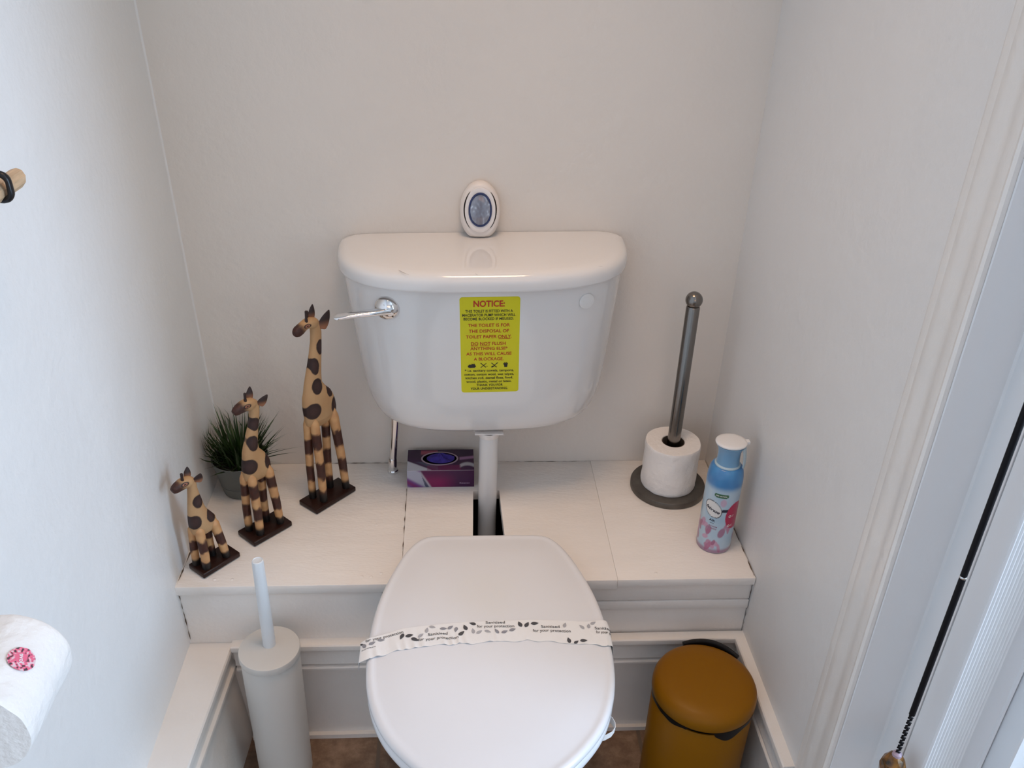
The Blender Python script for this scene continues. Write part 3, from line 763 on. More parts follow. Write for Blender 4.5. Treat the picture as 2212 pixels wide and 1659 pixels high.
m = MB().box(-0.0125, 0.0125, -0.0085, -0.004, 0.0040, 0.0070); m.build('base_slot', MIDINK, fr, smooth=0, bevel=0.0008)

# ------------------------------------------------------------------ tissue box
tb = thing('tissue_box', 'flat purple and magenta tissue box with oval opening behind the flush pipe', 'tissue box', (-0.0300, 1.4385, ZL+0.0028), rz=0.01)
W, Dp, Hh = 0.1300, 0.0720, 0.0395
cl = lambda *c: srgb(*c)
PUR, MAG, LIL, TEAL, WHT, DPU = cl(62, 14, 66), cl(128, 18, 84), cl(168, 132, 176), cl(70, 76, 100), cl(196, 196, 204), cl(44, 12, 52)
def front_col(u, v):         # u 0..1 across, v 0 bottom..1 top
    n_ = noise.noise(Vector((u*6, v*3, 4)))*0.5+0.5
    c = mixc(mixc(MAG, PUR, sstep(0.45, 0.8, u)), PUR, sstep(0.3, 0.9, v)*0.8)
    e = 0.365-0.17*(v)                # edge of the pale stripe on the left
    if u < e+0.02: c = mixc(c, WHT, sstep(e+0.015, e-0.03, u))
    s1 = abs(u-(0.30-0.16*v))
    if s1 < 0.05: c = mixc(c, TEAL, sstep(0.05, 0.015, s1))
    if u < 0.27-0.08*v:
        w_ = math.sin((u*1.2+v*0.55)*9.0)
        c = mixc(mixc(cl(170, 172, 190), cl(110, 60, 130), sstep(-0.2, 0.8, w_)), MAG, sstep(0.8, 1.0, w_)*0.6)
    return c
def top_col(u, v):
    c = mixc(PUR, DPU, sstep(0.0, 0.8, v))
    if u < 0.36 and v < 0.5: c = mixc(c, WHT, sstep(0.02, -0.04, v-(0.46-1.15*u)))
    d = abs(v-(0.30-(u-0.30)*1.2))
    if u < 0.46 and v < 0.42: c = mixc(c, TEAL, sstep(0.16, 0.04, d))
    if 0.2 < u < 0.45 and v > 0.6: c = mixc(c, cl(150, 70, 90), sstep(0.16, 0.02, abs(v-0.86)))
    if u > 0.78: c = mixc(c, cl(150, 110, 150), sstep(0.10, 0.03, abs(v-(0.62+(u-1)*0.3)))); c = mixc(c, WHT, sstep(0.12, 0.03, abs(v-(0.30-(u-0.9)**2*8)))*0.85)
    if 0.3 < u < 0.8 and v < 0.25: c = mixc(c, MAG, 0.5)
    return c
m = MB()
m.grid(110, 30, lambda u, v: (-W/2+W*u, -Dp/2, Hh*v)); m.grid(110, 60, lambda u, v: (-W/2+W*u, -Dp/2+Dp*v, Hh))
m.grid(60, 30, lambda u, v: (-W/2, Dp/2-Dp*u, Hh*v)); m.grid(60, 30, lambda u, v: (W/2, -Dp/2+Dp*u, Hh*v)); m.grid(2, 2, lambda u, v: (W/2-W*u, Dp/2, Hh*v)); m.grid(2, 2, lambda u, v: (-W/2+W*u, Dp/2-Dp*v, 0))
bx = m.mesh('box')
def boxcol(c):
    u = (c.x+W/2)/W
    if abs(c.z-Hh) < 1e-5 and c.y > -Dp/2+1e-4: return top_col(u, (c.y+Dp/2)/Dp)
    if c.y < -Dp/2+1e-4: return mixc(front_col(u, c.z/Hh), cl(200, 190, 200), 0.5 if c.z > Hh*0.99 else 0)
    return mixc(cl(150, 140, 155), DPU, sstep(-0.02, 0.0, c.y)) if c.x < 0 else DPU
paint(bx, boxcol); link('box', bx, painted('printed_card', 0.45), tb, 20)
OXC, OYC = -0.002, 0.004
m = MB(); A_, B_ = 0.0365, 0.0235
def oring(a, b, z): return [(OXC+a*math.cos(2*math.pi*j/64), OYC+b*math.sin(2*math.pi*j/64), z) for j in range(64)]
m.rings([oring(A_, B_, Hh+0.0001), oring(A_, B_, Hh+0.0008), oring(A_-0.0032, B_-0.0030, Hh+0.0008), oring(A_-0.0032, B_-0.0030, Hh+0.0001)], closed=True)
m.build('opening_rim', SILVER, tb, smooth=40)
m = MB().rings([oring(A_-0.0030, B_-0.0028, Hh+0.0003), oring(0.001, 0.001, Hh+0.0003)]); m.build('opening', mat('dark_blue_recess', srgb(16, 10, 50), 0.8), tb, smooth=0)
m = MB()
def tissue(u, v):
    a = 2*math.pi*u; k = v
    r = (1-k)*0.9+0.06
    fold = 1+0.20*math.sin(a*5+1)+0.12*math.sin(a*9)
    x = OXC+0.002+0.0295*math.cos(a)*(r*(0.62+0.38*fold) if k > 0.1 else 0.97*r); y = OYC+0.0185*math.sin(a)*(r*(0.62+0.38*fold) if k > 0.1 else 0.97*r)
    z = Hh+0.0009+0.010*sstep(0.55, 1.0, k)*(0.8+0.3*math.sin(a*3))+0.0030*math.sin(k*3.1)*(1+math.sin(a*4))
    return (x, y, z)
m.grid(73, 16, tissue); m.build('tissue', TISSUE, tb, smooth=70)
m = MB(); pv, pf = text_verts('Kleenex', W*0.36, 0, 0.020, 0.0034, 0.004)
m.add([(x, -Dp/2-0.0003, Hh*0.24+y) for x, y in pv], pf); m.build('lettering', LILAC if False else mat('lilac_ink', srgb(196, 170, 200), 0.5), tb, smooth=0)

# ------------------------------------------------------------------ carved giraffes
SAND, BRN, DBR, BLK_ = srgb(228, 184, 132), srgb(74, 34, 20), srgb(38, 16, 12), srgb(10, 5, 4)
def loft_uz(spec, seg=28, n=2.4):
    """spec: (u front, u back, z, half width) rings, horizontal sections"""
    rings = []
    for uf, ub, z, hw in spec:
        c = (uf+ub)/2; a = abs(uf-ub)/2
        rings.append([(c+superell(a, hw, n, 2*math.pi*j/seg)[0], superell(a, hw, n, 2*math.pi*j/seg)[1], z) for j in range(seg)])
    return rings
def giraffe(name, label, loc, ang, P):
    g = thing('giraffe_figurine', label, 'ornament', loc, rz=ang, group='carved giraffe figurines on the shelf')
    bw, bl, bt = P['base']; H = P['z0']
    m = MB().box(P['bc']-bl/2, P['bc']+bl/2, -bw/2, bw/2, 0, bt); m.build('plinth', WOODB, g, smooth=30, bevel=0.0022, bseg=3)
    # body, neck and head in one carved piece
    m = MB(); m.rings(loft_uz(P['body']))
    hd = P['head']     # (u, z, half height, half width) from the back of the skull to the muzzle
    rings = []
    for i, (u, z, hh, hw) in enumerate(hd):
        a = Vector((hd[max(0, i-1)][0], hd[max(0, i-1)][1])); b = Vector((hd[min(len(hd)-1, i+1)][0], hd[min(len(hd)-1, i+1)][1])); t = (b-a).normalized(); nn = Vector((-t.y, t.x))
        rings.append([(u+nn.x*superell(hh, hw, 2.3, q)[0], superell(hh, hw, 2.3, q)[1], z+nn.y*superell(hh, hw, 2.3, q)[0]) for q in [2*math.pi*j/24 for j in range(24)]])
    m.rings(rings)
    me = evaluated(m.mesh('b'), [('REMESH', dict(mode='VOXEL', voxel_size=0.0011)), ('SMOOTH', dict(factor=0.5, iterations=6))])
    def col(c):
        p = Vector((c.x, c.y, c.z)); j = noise.noise(p*170)*0.0016
        base = mixc(srgb(236, 194, 142), srgb(214, 164, 112), 0.5+0.5*noise.noise(Vector((c.x*60, c.y*60, c.z*25))))
        best = 1.0
        for (su, sz, ru, rz_, side) in P['spots']:
            if side and side*c.y < -0.002: continue
            d = math.hypot((c.x-su)/ru, (c.z-sz)/rz_); d += j*90*0.01/ max(ru, 0.004)*0.4
            best = min(best, d)
        k = sstep(1.06, 0.92, best); dark = mixc(DBR, srgb(64, 38, 34), sstep(0.9, 0.2, best)*0.6)
        base = mixc(base, dark, k)
        # burnt muzzle and eye
        mu, mz = P['muzzle']; dm = (c.x-mu)*0.9-(c.z-mz)*0.35
        if c.z > P['headz']: base = mixc(base, mixc(BRN, DBR, 0.5+0.5*noise.noise(p*300)), sstep(-0.010, 0.003, dm+0.002*noise.noise(p*200)))
        eu, ez = P['eye']; de = math.hypot((c.x-eu)/1.9, (c.z-ez)); 
        if c.z > P['headz'] and abs(c.y) > 0.003:
            base = mixc(base, DBR, sstep(0.0042, 0.0034, de)); base = mixc(base, srgb(170, 110, 80), sstep(0.0026, 0.0020, de)); base = mixc(base, BLK_, sstep(0.0014, 0.0010, de))
        return base
    paint(me, col); link('body', me, painted('giraffe_paint_'+name, 0.55, 0.0004, 300), g, 60)
    # legs
    for (u0, z0, u1, y0, y1, r0, r1, ph) in P['legs']:
        lm = MB(); n = 60; pts = []; rr = []
        for k in range(n):
            t = k/(n-1); pts.append((u0+(u1-u0)*t, y0*0.62+(y1-y0*0.62)*min(1, t*1.6), z0+0.004+(bt-0.0005-z0-0.004)*t)); rr.append((r0*1.02+(r1*1.04-r0*1.02)*t)*(0.55+0.45*sstep(0.0, 0.12, t)))
        lm.tube(pts, rr, 16, up=(0, 1, 0)); me = lm.mesh('leg')
        def lc(c, z0=z0, ph=ph):
            h = c.z-bt; f = h/P['bandh']+ph; w_ = 0.5+0.5*math.sin(f*2*math.pi+0.9*noise.noise(Vector((c.x*120, c.y*120, c.z*90))))
            base = mixc(srgb(212, 168, 118), srgb(182, 130, 84), 0.5+0.5*noise.noise(Vector(c)*90))
            b_ = mixc(base, mixc(BRN, DBR, 0.4+0.5*noise.noise(Vector(c)*120)), sstep(0.26, 0.56, w_))
            b_ = mixc(b_, BLK_, sstep(P['bandh']*0.42, P['bandh']*0.22, h))
            return mixc(b_, base, sstep(z0-P['clear']-bt-0.002, z0-P['clear']-bt+0.003, h))
        paint(me, lc); link('leg', me, painted('giraffe_leg_'+name, 0.5, 0.0003, 300), g, 60)
    # ears and horns
    for (ub, zb, ut, zt_, yb, yt, w_) in P['ears']:
        em = MB(); rings = []
        for k in range(10):
            t = k/9; u = ub+(ut-ub)*t; z = zb+(zt_-zb)*t; y = yb+(yt-yb)*t; hw = w_*(math.sin(math.pi*min(1, 0.28+t*0.72))**0.8)*(1-0.15*t)+0.0004
            tt = Vector((ut-ub, zt_-zb)).normalized(); nn = Vector((-tt.y, tt.x))
            rings.append([(u+nn.x*hw*math.cos(q), y+0.0022*(1-0.5*t)*math.sin(q)+0.25*hw*math.cos(q), z+nn.y*hw*math.cos(q)) for q in [2*math.pi*j/16 for j in range(16)]])
        em.rings(rings); me = em.mesh('ear')
        me = evaluated(me, [('SUBSURF', dict(levels=1, render_levels=1))])
        paint(me, lambda c: mixc(srgb(150, 100, 70), DBR, sstep(zb-0.001, zb+(zt_-zb)*0.55, c.z)))
        link('ear', me, painted('giraffe_ear_'+name, 0.5), g, 60)
    for (ub, zb, ut, zt_, y) in P['horns']:
        hm = MB().tube([(ub, y, zb-0.003), (ub+(ut-ub)*0.4, y, zb+(zt_-zb)*0.4), (ut, y, zt_-0.001), (ut, y, zt_)], [0.0030, 0.0022, 0.0023, 0.0014], 12, up=(0, 1, 0))
        hm.build('horn', mat('burnt_wood_'+name, DBR, 0.5), g)
    return g
zs = ZL+0.0012
G3 = dict(base=(0.050, 0.0985, 0.0100), bc=-0.001, z0=0.372, bandh=0.0620, clear=0.030,
    body=[(0.020, -0.016, 0.168, 0.007), (0.0315, -0.0300, 0.176, 0.0105), (0.0335, -0.0350, 0.184, 0.0130), (0.0345, -0.0355, 0.195, 0.0140), (0.0355, -0.0340, 0.208, 0.0145), (0.0355, -0.0305, 0.220, 0.0140),
          (0.0345, -0.0250, 0.232, 0.0130), (0.0310, -0.0150, 0.243, 0.0115), (0.0285, -0.0075, 0.255, 0.0105), (0.0235, -0.0080, 0.272, 0.0098), (0.0170, -0.0100, 0.292, 0.0092), (0.0110, -0.0125, 0.312, 0.0088),
          (0.0060, -0.0145, 0.333, 0.0084), (0.0040, -0.0160, 0.350, 0.0082), (0.0040, -0.0150, 0.362, 0.0082), (0.0020, -0.0120, 0.372, 0.0070)],
    head=[(-0.0090, 0.3660, 0.0070, 0.0070), (-0.003, 0.3690, 0.0100, 0.0095), (0.005, 0.3720, 0.0100, 0.0100), (0.0125, 0.3725, 0.0088, 0.0092), (0.0195, 0.3705, 0.0086, 0.0082), (0.0270, 0.3668, 0.0099, 0.0080), (0.0335, 0.3645, 0.0098, 0.0076), (0.0380, 0.3640, 0.0075, 0.0062), (0.0405, 0.3640, 0.0042, 0.0042)],
    muzzle=(0.026, 0.366), headz=0.355, eye=(0.0165, 0.3720),
    legs=[(0.0200, 0.190, 0.0190, 0.0100, 0.0120, 0.0085, 0.0070, 0.10), (0.0250, 0.190, 0.0250, -0.0090, -0.0120, 0.0080, 0.0066, 0.35), (-0.0230, 0.190, -0.0370, 0.0095, 0.0120, 0.0095, 0.0068, 0.30), (-0.0160, 0.185, -0.0180, -0.0090, -0.0120, 0.0082, 0.0066, 0.05)],
    spots=[(-0.0065, 0.3240, 0.0085, 0.0150, 0), (0.0090, 0.2915, 0.0090, 0.0165, 0), (0.0090, 0.2530, 0.0120, 0.0160, 0), (0.0225, 0.2075, 0.0155, 0.0165, 0), (-0.0190, 0.2330, 0.0090, 0.0125, 0), (-0.0265, 0.2000, 0.0105, 0.0165, 0)],
    ears=[(-0.003, 0.374, -0.0115, 0.3985, -0.006, -0.009, 0.0062), (-0.0125, 0.3560, -0.0300, 0.3880, 0.0070, 0.0110, 0.0096)],
    horns=[(0.0150, 0.379, 0.0140, 0.3985, 0.004), (0.0070, 0.379, 0.0055, 0.3930, -0.004)])
G2 = dict(base=(0.050, 0.0820, 0.0100), bc=0.0, z0=0.27, bandh=0.0480, clear=0.018,
    body=[(0.020, -0.015, 0.117, 0.007), (0.0270, -0.0245, 0.124, 0.0110), (0.0280, -0.0262, 0.134, 0.0130), (0.0285, -0.0250, 0.146, 0.0135), (0.0270, -0.0215, 0.157, 0.0130), (0.0250, -0.0150, 0.167, 0.0115), (0.0235, -0.0075, 0.177, 0.0105),
          (0.0190, -0.0060, 0.190, 0.0098), (0.0140, -0.0085, 0.204, 0.0090), (0.0070, -0.0115, 0.220, 0.0086), (0.0020, -0.0145, 0.234, 0.0084), (0.0000, -0.0175, 0.248, 0.0082), (-0.0005, -0.0180, 0.258, 0.0082), (-0.002, -0.0160, 0.268, 0.0065)],
    head=[(-0.0125, 0.2630, 0.0065, 0.0070), (-0.006, 0.2650, 0.0100, 0.0095), (0.003, 0.2665, 0.0110, 0.0100), (0.0110, 0.2665, 0.0102, 0.0092), (0.0190, 0.2650, 0.0092, 0.0080), (0.0255, 0.2625, 0.0078, 0.0070), (0.0300, 0.2605, 0.0048, 0.0048)],
    muzzle=(0.0130, 0.264), headz=0.252, eye=(0.0080, 0.2685),
    legs=[(0.0175, 0.134, 0.0185, 0.0100, 0.0120, 0.0082, 0.0070, 0.30), (0.0240, 0.134, 0.0250, -0.0085, -0.0115, 0.0076, 0.0066, 0.30), (-0.0165, 0.134, -0.0250, 0.0095, 0.0120, 0.0086, 0.0066, 0.22), (-0.0100, 0.130, -0.0120, -0.0085, -0.0115, 0.0076, 0.0066, 0.0)],
    spots=[(-0.0020, 0.2290, 0.0105, 0.0125, 0), (0.0060, 0.1945, 0.0105, 0.0155, 0), (0.0190, 0.1530, 0.0135, 0.0150, 0), (-0.0180, 0.1480, 0.0095, 0.0155, 0)],
    ears=[(-0.0065, 0.271, -0.0125, 0.2915, -0.006, -0.009, 0.0060), (-0.0155, 0.2590, -0.0310, 0.2760, 0.0065, 0.0110, 0.0072)],
    horns=[(0.0070, 0.275, 0.0062, 0.2910, 0.003)])
G1 = dict(base=(0.042, 0.0745, 0.0100), bc=-0.003, z0=0.185, bandh=0.0420, clear=0.012,
    body=[(0.020, -0.009, 0.073, 0.007), (0.0275, -0.0165, 0.079, 0.0105), (0.0300, -0.0180, 0.087, 0.0125), (0.0312, -0.0165, 0.097, 0.0125), (0.0310, -0.0105, 0.107, 0.0115), (0.0300, -0.0040, 0.117, 0.0105),
          (0.0285, 0.0000, 0.127, 0.0095), (0.0265, 0.0020, 0.140, 0.0088), (0.0235, 0.0050, 0.155, 0.0084), (0.0215, 0.0070, 0.168, 0.0080), (0.0210, 0.0070, 0.177, 0.0080), (0.0190, 0.0085, 0.185, 0.0065)],
    head=[(0.0110, 0.1810, 0.0060, 0.0065), (0.017, 0.1830, 0.0088, 0.0090), (0.0250, 0.1845, 0.0098, 0.0096), (0.0320, 0.1845, 0.0095, 0.0090), (0.0390, 0.1830, 0.0088, 0.0080), (0.0450, 0.1812, 0.0074, 0.0070), (0.0490, 0.1798, 0.0046, 0.0046)],
    muzzle=(0.0345, 0.182), headz=0.170, eye=(0.0300, 0.1870),
    legs=[(0.0190, 0.092, 0.0200, 0.0090, 0.0110, 0.0080, 0.0068, 0.15), (0.0240, 0.092, 0.0250, -0.0080, -0.0105, 0.0072, 0.0062, 0.25), (-0.0085, 0.090, -0.0195, 0.0085, 0.0110, 0.0082, 0.0064, 0.20), (-0.0025, 0.088, -0.0070, -0.0080, -0.0105, 0.0074, 0.0062, 0.0)],
    spots=[(0.0125, 0.1435, 0.0100, 0.0125, 0), (0.0255, 0.1075, 0.0115, 0.0135, 0), (-0.0055, 0.1060, 0.0100, 0.0130, 0)],
    ears=[(0.0160, 0.187, 0.0115, 0.2045, -0.006, -0.008, 0.0058), (0.0085, 0.1790, 0.0010, 0.1940, 0.0065, 0.0100, 0.0078)],
    horns=[(0.0300, 0.192, 0.0298, 0.2060, 0.003)])
giraffe('tall', 'tallest of the three carved giraffe figurines, beside the cistern lever', (-0.2450, 1.3730, zs), math.atan2(-0.75, -0.66), G3)
giraffe('middle', 'middle-sized carved giraffe figurine standing in front of the potted grass', (-0.3442, 1.2769, zs), math.atan2(-0.70, -0.66), G2)
giraffe('small', 'smallest carved giraffe figurine, nearest the front left end of the shelf', (-0.4156, 1.1888, zs), math.atan2(-0.77, -0.66), G1)

# ------------------------------------------------------------------ potted grass
pp = thing('potted_grass', 'grass plant in a round grey pot in the left corner of the shelf', 'potted plant', (-0.4085, 1.4060, ZL+0.0012))
MB().lathe([(0.0345, 0.0), (0.0372, 0.001), (0.0385, 0.006), (0.0415, 0.0215), (0.0407, 0.0222), (0.0418, 0.0232), (0.0522, 0.0720), (0.0528, 0.0745), (0.0518, 0.0758), (0.0504, 0.0745), (0.0498, 0.066), (0.02, 0.064)], seg=72).build('pot', POTM, pp, smooth=40)
MB().lathe([(0.0497, 0.0655), (0.0494, 0.0670), (0.02, 0.0685), (0.001, 0.069)], seg=40).build('soil', SOIL, pp)
rg = random.Random(11); m = MB()
GRC = []
def blade(ang, lean, length, r0, w, m, droop):
    base = Vector((r0*math.cos(ang), r0*math.sin(ang), 0.066)); d = Vector((math.cos(ang), math.sin(ang), 0)); N = 7
    side = Vector((-d.y, d.x, 0)); L_ = []; R_ = []; M_ = []
    for k in range(N):
        t = k/(N-1); out_ = math.sin(lean)*length*t+droop*length*t*t*0.35; up_ = math.cos(lean)*length*t-droop*length*t*t*0.25
        p = base+d*out_+Vector((0, 0, up_)); ww = w*(1-t)**0.7*(0.6+0.7*math.sin(math.pi*min(1, t+0.15)))
        # keep blades out of the walls
        wx = p.x+pp.location.x; wy = p.y+pp.location.y
        if wx < xl(0.5)+0.004: p.x = xl(0.5)+0.004-pp.location.x
        if wy > YB-0.004: p.y = YB-0.004-pp.location.y
        L_.append(tuple(p+side*ww)); R_.append(tuple(p-side*ww)); M_.append(tuple(p+Vector((0, 0, -ww*0.5))+d*ww*0.2))
    n = N; o = len(m.v)
    m.add(L_+M_+R_, [(i, i+1, n+i+1, n+i) for i in range(n-1)]+[(n+i, n+i+1, 2*n+i+1, 2*n+i) for i in range(n-1)])
for k in range(230):
    lean = abs(rg.gauss(0.45, 0.36)); lean = min(lean, 1.15)
    blade(rg.uniform(0, 2*math.pi), lean, rg.uniform(0.055, 0.112)*(1.0 if lean < 0.8 else 0.92), rg.uniform(0.0, 0.042), rg.uniform(0.0013, 0.0027), m, rg.uniform(-0.1, 0.7))
gm = m.mesh('foliage')
def grassc(c):
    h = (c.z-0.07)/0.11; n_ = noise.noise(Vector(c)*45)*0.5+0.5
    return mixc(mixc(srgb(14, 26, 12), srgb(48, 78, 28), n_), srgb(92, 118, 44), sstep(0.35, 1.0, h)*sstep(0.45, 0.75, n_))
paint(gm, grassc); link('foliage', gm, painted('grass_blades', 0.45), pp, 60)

# ------------------------------------------------------------------ toilet-roll stand with roll
st = thing('roll_stand', 'brushed steel upright toilet roll stand with ball finial and round base', 'roll stand', (0.4172, 1.3955, ZR-0.0012))
MB().lathe([(0.0715, 0.0), (0.0728, 0.001), (0.0730, 0.0030), (0.0730, 0.0110), (0.0722, 0.0125), (0.0705, 0.0132), (0.02, 0.0132)], seg=96).build('base_plate', STEELB, st, smooth=35)
MB().lathe([(0.0122, 0.0132), (0.0122, 0.3905), (0.0110, 0.3930)], seg=40).build('pole', STEEL, st, smooth=35)
MB().lathe([(0.0152*math.cos(a), 0.4045+0.0152*math.sin(a)) for a in [math.radians(-62+150*k/20) for k in range(21)]], seg=40).build('ball_finial', STEEL, st, smooth=60)
rl = thing('toilet_roll', 'white toilet roll threaded on the steel stand', 'toilet roll', (0.4165, 1.3952, ZR+0.0123))
def roll_mesh(R_, r_, H_, seg=96, jag=0.0004):
    m = MB(); prof = [(R_-0.001, 0.0), (R_, 0.002)]+[(R_, H_*k/14) for k in range(1, 14)]+[(R_, H_-0.002), (R_-0.0012, H_), (r_+0.0012, H_), (r_, H_-0.0015), (r_, 0.0)]
    rings = []
    for q, (r, z) in enumerate(prof):
        rings.append([((r+(jag*noise.noise(Vector((math.cos(2*math.pi*j/seg)*3, math.sin(2*math.pi*j/seg)*3, z*60))) if r > r_+0.01 else 0))*math.cos(2*math.pi*j/seg), (r+(jag*noise.noise(Vector((math.cos(2*math.pi*j/seg)*3, math.sin(2*math.pi*j/seg)*3, z*60))) if r > r_+0.01 else 0))*math.sin(2*math.pi*j/seg), z) for j in range(seg)])
    return m.rings(rings, closed=True)
roll_mesh(0.0528, 0.0215, 0.0960, jag=0.0016).build('paper', PAPER, rl, smooth=40)
m = MB(); m.lathe([(0.0214, 0.0005), (0.0214, 0.0950), (0.0204, 0.0950), (0.0204, 0.0005)], seg=48, cap=False); m.build('core', CARD, rl, smooth=40)

# ------------------------------------------------------------------ aerosol can
can = thing('aerosol_can', 'blue and pink aerosol air freshener can with white top by the right wall', 'spray can', (0.4656, 1.2240, ZR-0.0010))
cprof = [(0.0270, 0.0), (0.0295, 0.0008), (0.0305, 0.004)]+[(0.0308, 0.004+0.141*k/90) for k in range(1, 91)]
for k in range(1, 26):
    t = k/25; cprof.append((0.0212+0.0096*math.cos(t*math.pi/2)**0.8, 0.145+0.030*math.sin(t*math.pi/2)))
cprof += [(0.0205, 0.1760), (0.0195, 0.1765)]
me = MB().lathe(cprof, seg=220).mesh('can')
CA = math.atan2(-1.224, -0.4656+0.0)          # angle that faces the camera side
PB, SB, MB2, PK, PK2, WH, NV, GR, MG = srgb(160, 192, 214), srgb(58, 118, 178), srgb(196, 212, 222), srgb(205, 150, 180), srgb(150, 70, 110), srgb(228, 228, 226), srgb(22, 28, 52), srgb(24, 92, 44), srgb(178, 14, 72)
rp = random.Random(5)
petals = [(rp.uniform(-1.5, 1.5), rp.uniform(0.006, 0.062), rp.uniform(0.10, 0.24), rp.uniform(0.005, 0.012), rp.uniform(-0.6, 0.6), rp.random()) for _ in range(26)]
def canc(c):
    a = math.atan2(c.y, c.x)-CA
    while a > math.pi: a -= 2*math.pi
    while a < -math.pi: a += 2*math.pi
    z = c.z; s_ = a*0.0308
    n_ = noise.noise(Vector((math.cos(a)*3, math.sin(a)*3, z*45)))*0.5+0.5
    col = mixc(PB, MB2, n_*0.8)
    col = mixc(col, mixc(SB, srgb(80, 150, 205), n_), sstep(0.134, 0.148, z+0.004*n_))
    if z < 0.07:
        for (pa, pz, ra, rz_, sk, tn) in petals:
            d = math.hypot((a-pa-sk*(z-pz)*20)/ra, (z-pz)/rz_)
            if d < 1.05: col = mixc(col, mixc(PK, PK2, tn), sstep(1.05, 0.8, d)*0.8)
    if z < 0.014: col = mixc(col, PK2, sstep(0.014, 0.006, z)*0.7)
    d = math.hypot((s_-0.006)/0.006, (z-0.112)/0.009)
    col = mixc(col, PK, sstep(1.1, 0.7, d)*0.6)
    # magenta panel on the right
    mg = math.hypot((s_-0.0330)/0.0195, (z-0.0830)/0.0285)
    if s_ > 0: col = mixc(col, MG, sstep(1.03, 0.99, mg))
    if 0 < s_ < 0.030 and abs(z-0.0955-(s_-0.01)*0.15) < 0.0034 and mg > 1.0: col = mixc(col, NV, sstep(0.0034, 0.0028, abs(z-0.0955-(s_-0.01)*0.15)))
    # white oval badge with dark outline
    d = math.hypot((s_+0.0105)/0.0165, (z-0.0955+(s_+0.0105)*0.30)/0.0168)
    col = mixc(col, NV, sstep(1.02, 0.98, d)); col = mixc(col, WH, sstep(0.95, 0.91, d))
    # green pill
    d = math.hypot((s_-0.0005)/0.0130, (z-0.1265)/0.0044)**1
    dd = max(abs(s_-0.0005)/0.0125, 0); d = ((abs(s_-0.0005)/0.0125)**4+(abs(z-0.1265)/0.0040)**4)**0.25
    col = mixc(col, GR, sstep(1.03, 0.95, d))
    return col
paint(me, canc); link('can_body', me, painted('printed_aluminium', 0.28, coat=0.3), can, 50)
def can_pt(s_, z, e=0.0004):
    a = CA+s_/0.0308; return ((0.0308+e)*math.cos(a), (0.0308+e)*math.sin(a), z)
def can_text(ink, s, s0, z, w, h, ang=0.0, bold=0.01, it=0.0):
    m = MB(); pv, pf = text_verts(s, 0, 0, w, h, bold, it); c, q = math.cos(ang), math.sin(ang)
    m.add([can_pt(s0+x*c-y*q, z+x*q+y*c) for x, y in pv], pf); m.build('lettering', ink, can, smooth=0)
NAVI, PINKI, WHI = mat('navy_ink', NV, 0.4), mat('pink_ink', PK2, 0.4), mat('white_ink', WH, 0.4)
can_text(NAVI, 'febreze', -0.0105, 0.0945, 0.0270, 0.0062, -0.28, 0.02, 0.25)
can_text(NAVI, 'AIR', -0.0085, 0.0725, 0.0105, 0.0048, -0.10, 0.02); can_text(NAVI, 'MIST', -0.0080, 0.0665, 0.0070, 0.0018, -0.10, 0.01)
can_text(PINKI, 'BLOSSOM', -0.0055, 0.0600, 0.0150, 0.0026, -0.08, 0.01); can_text(PINKI, '& BREEZE', -0.0055, 0.0552, 0.0140, 0.0026, -0.08, 0.01)
can_text(WHI, '100% NATURAL', 0.0005, 0.1265, 0.0200, 0.0030, 0.0, 0.02)
for z in (0.0835, 0.0630):
    m = MB(); pts = [can_pt(0.0215+0.0026*math.cos(q), z+0.0026*math.sin(q)) for q in [2*math.pi*j/24 for j in range(24)]]; inn = [can_pt(0.0215+0.0014*math.cos(q), z+0.0014*math.sin(q)) for q in [2*math.pi*j/24 for j in range(24)]]
    m.add(pts+inn, [(i, (i+1) % 24, 24+(i+1) % 24, 24+i) for i in range(24)])
    for q in range(2): m.add([can_pt(a, b) for a, b in ((0.0255, z+0.0010-q*0.0022), (0.0300-q*0.001, z+0.0010-q*0.0022), (0.0300-q*0.001, z+0.0016-q*0.0022), (0.0255, z+0.0016-q*0.0022))], [(0, 1, 2, 3)])
    m.build('printed_symbol', WHI, can, smooth=0)
MB().lathe([(0.0200, 0.1745), (0.0220, 0.1750), (0.0222, 0.1768), (0.0208, 0.1785), (0.0190, 0.1790)], seg=56).build('collar', SPRAYT, can)
MB().lathe([(0.0196, 0.1780), (0.0190, 0.1860), (0.0188, 0.1950), (0.0192, 0.2020), (0.0210, 0.2090), (0.0240, 0.2140), (0.0252, 0.2165)], seg=56).build('spray_head', SPRAYB, can, smooth=50)
m = MB().lathe([(0.0250, 0.2165), (0.0268, 0.2180), (0.0272, 0.2200), (0.0260, 0.2215), (0.0200, 0.2225), (0.0005, 0.2228)], seg=56, sx=1.0, sy=0.9)
m.box(0.0215, 0.0310, -0.0050, 0.0050, 0.2170, 0.2215)
o = m.build('cap_top', SPRAYW, can, smooth=50); o.rotation_euler = (0, 0, 0)
m = MB(); rings = []
for k in range(12):
    t = k/11; x = 0.0235+0.0040*math.sin(t*2.0); z = 0.2160-0.0400*t; w_ = 0.0085-0.002*t
    rings.append([(x+0.0020*math.cos(q), w_*math.sin(q)*(1 if k < 11 else 0.6), z) for q in [2*math.pi*j/14 for j in range(14)]])
o = m.rings(rings).build('trigger', SPRAYT, can, smooth=60); o.rotation_euler = (0, 0, -0.55)

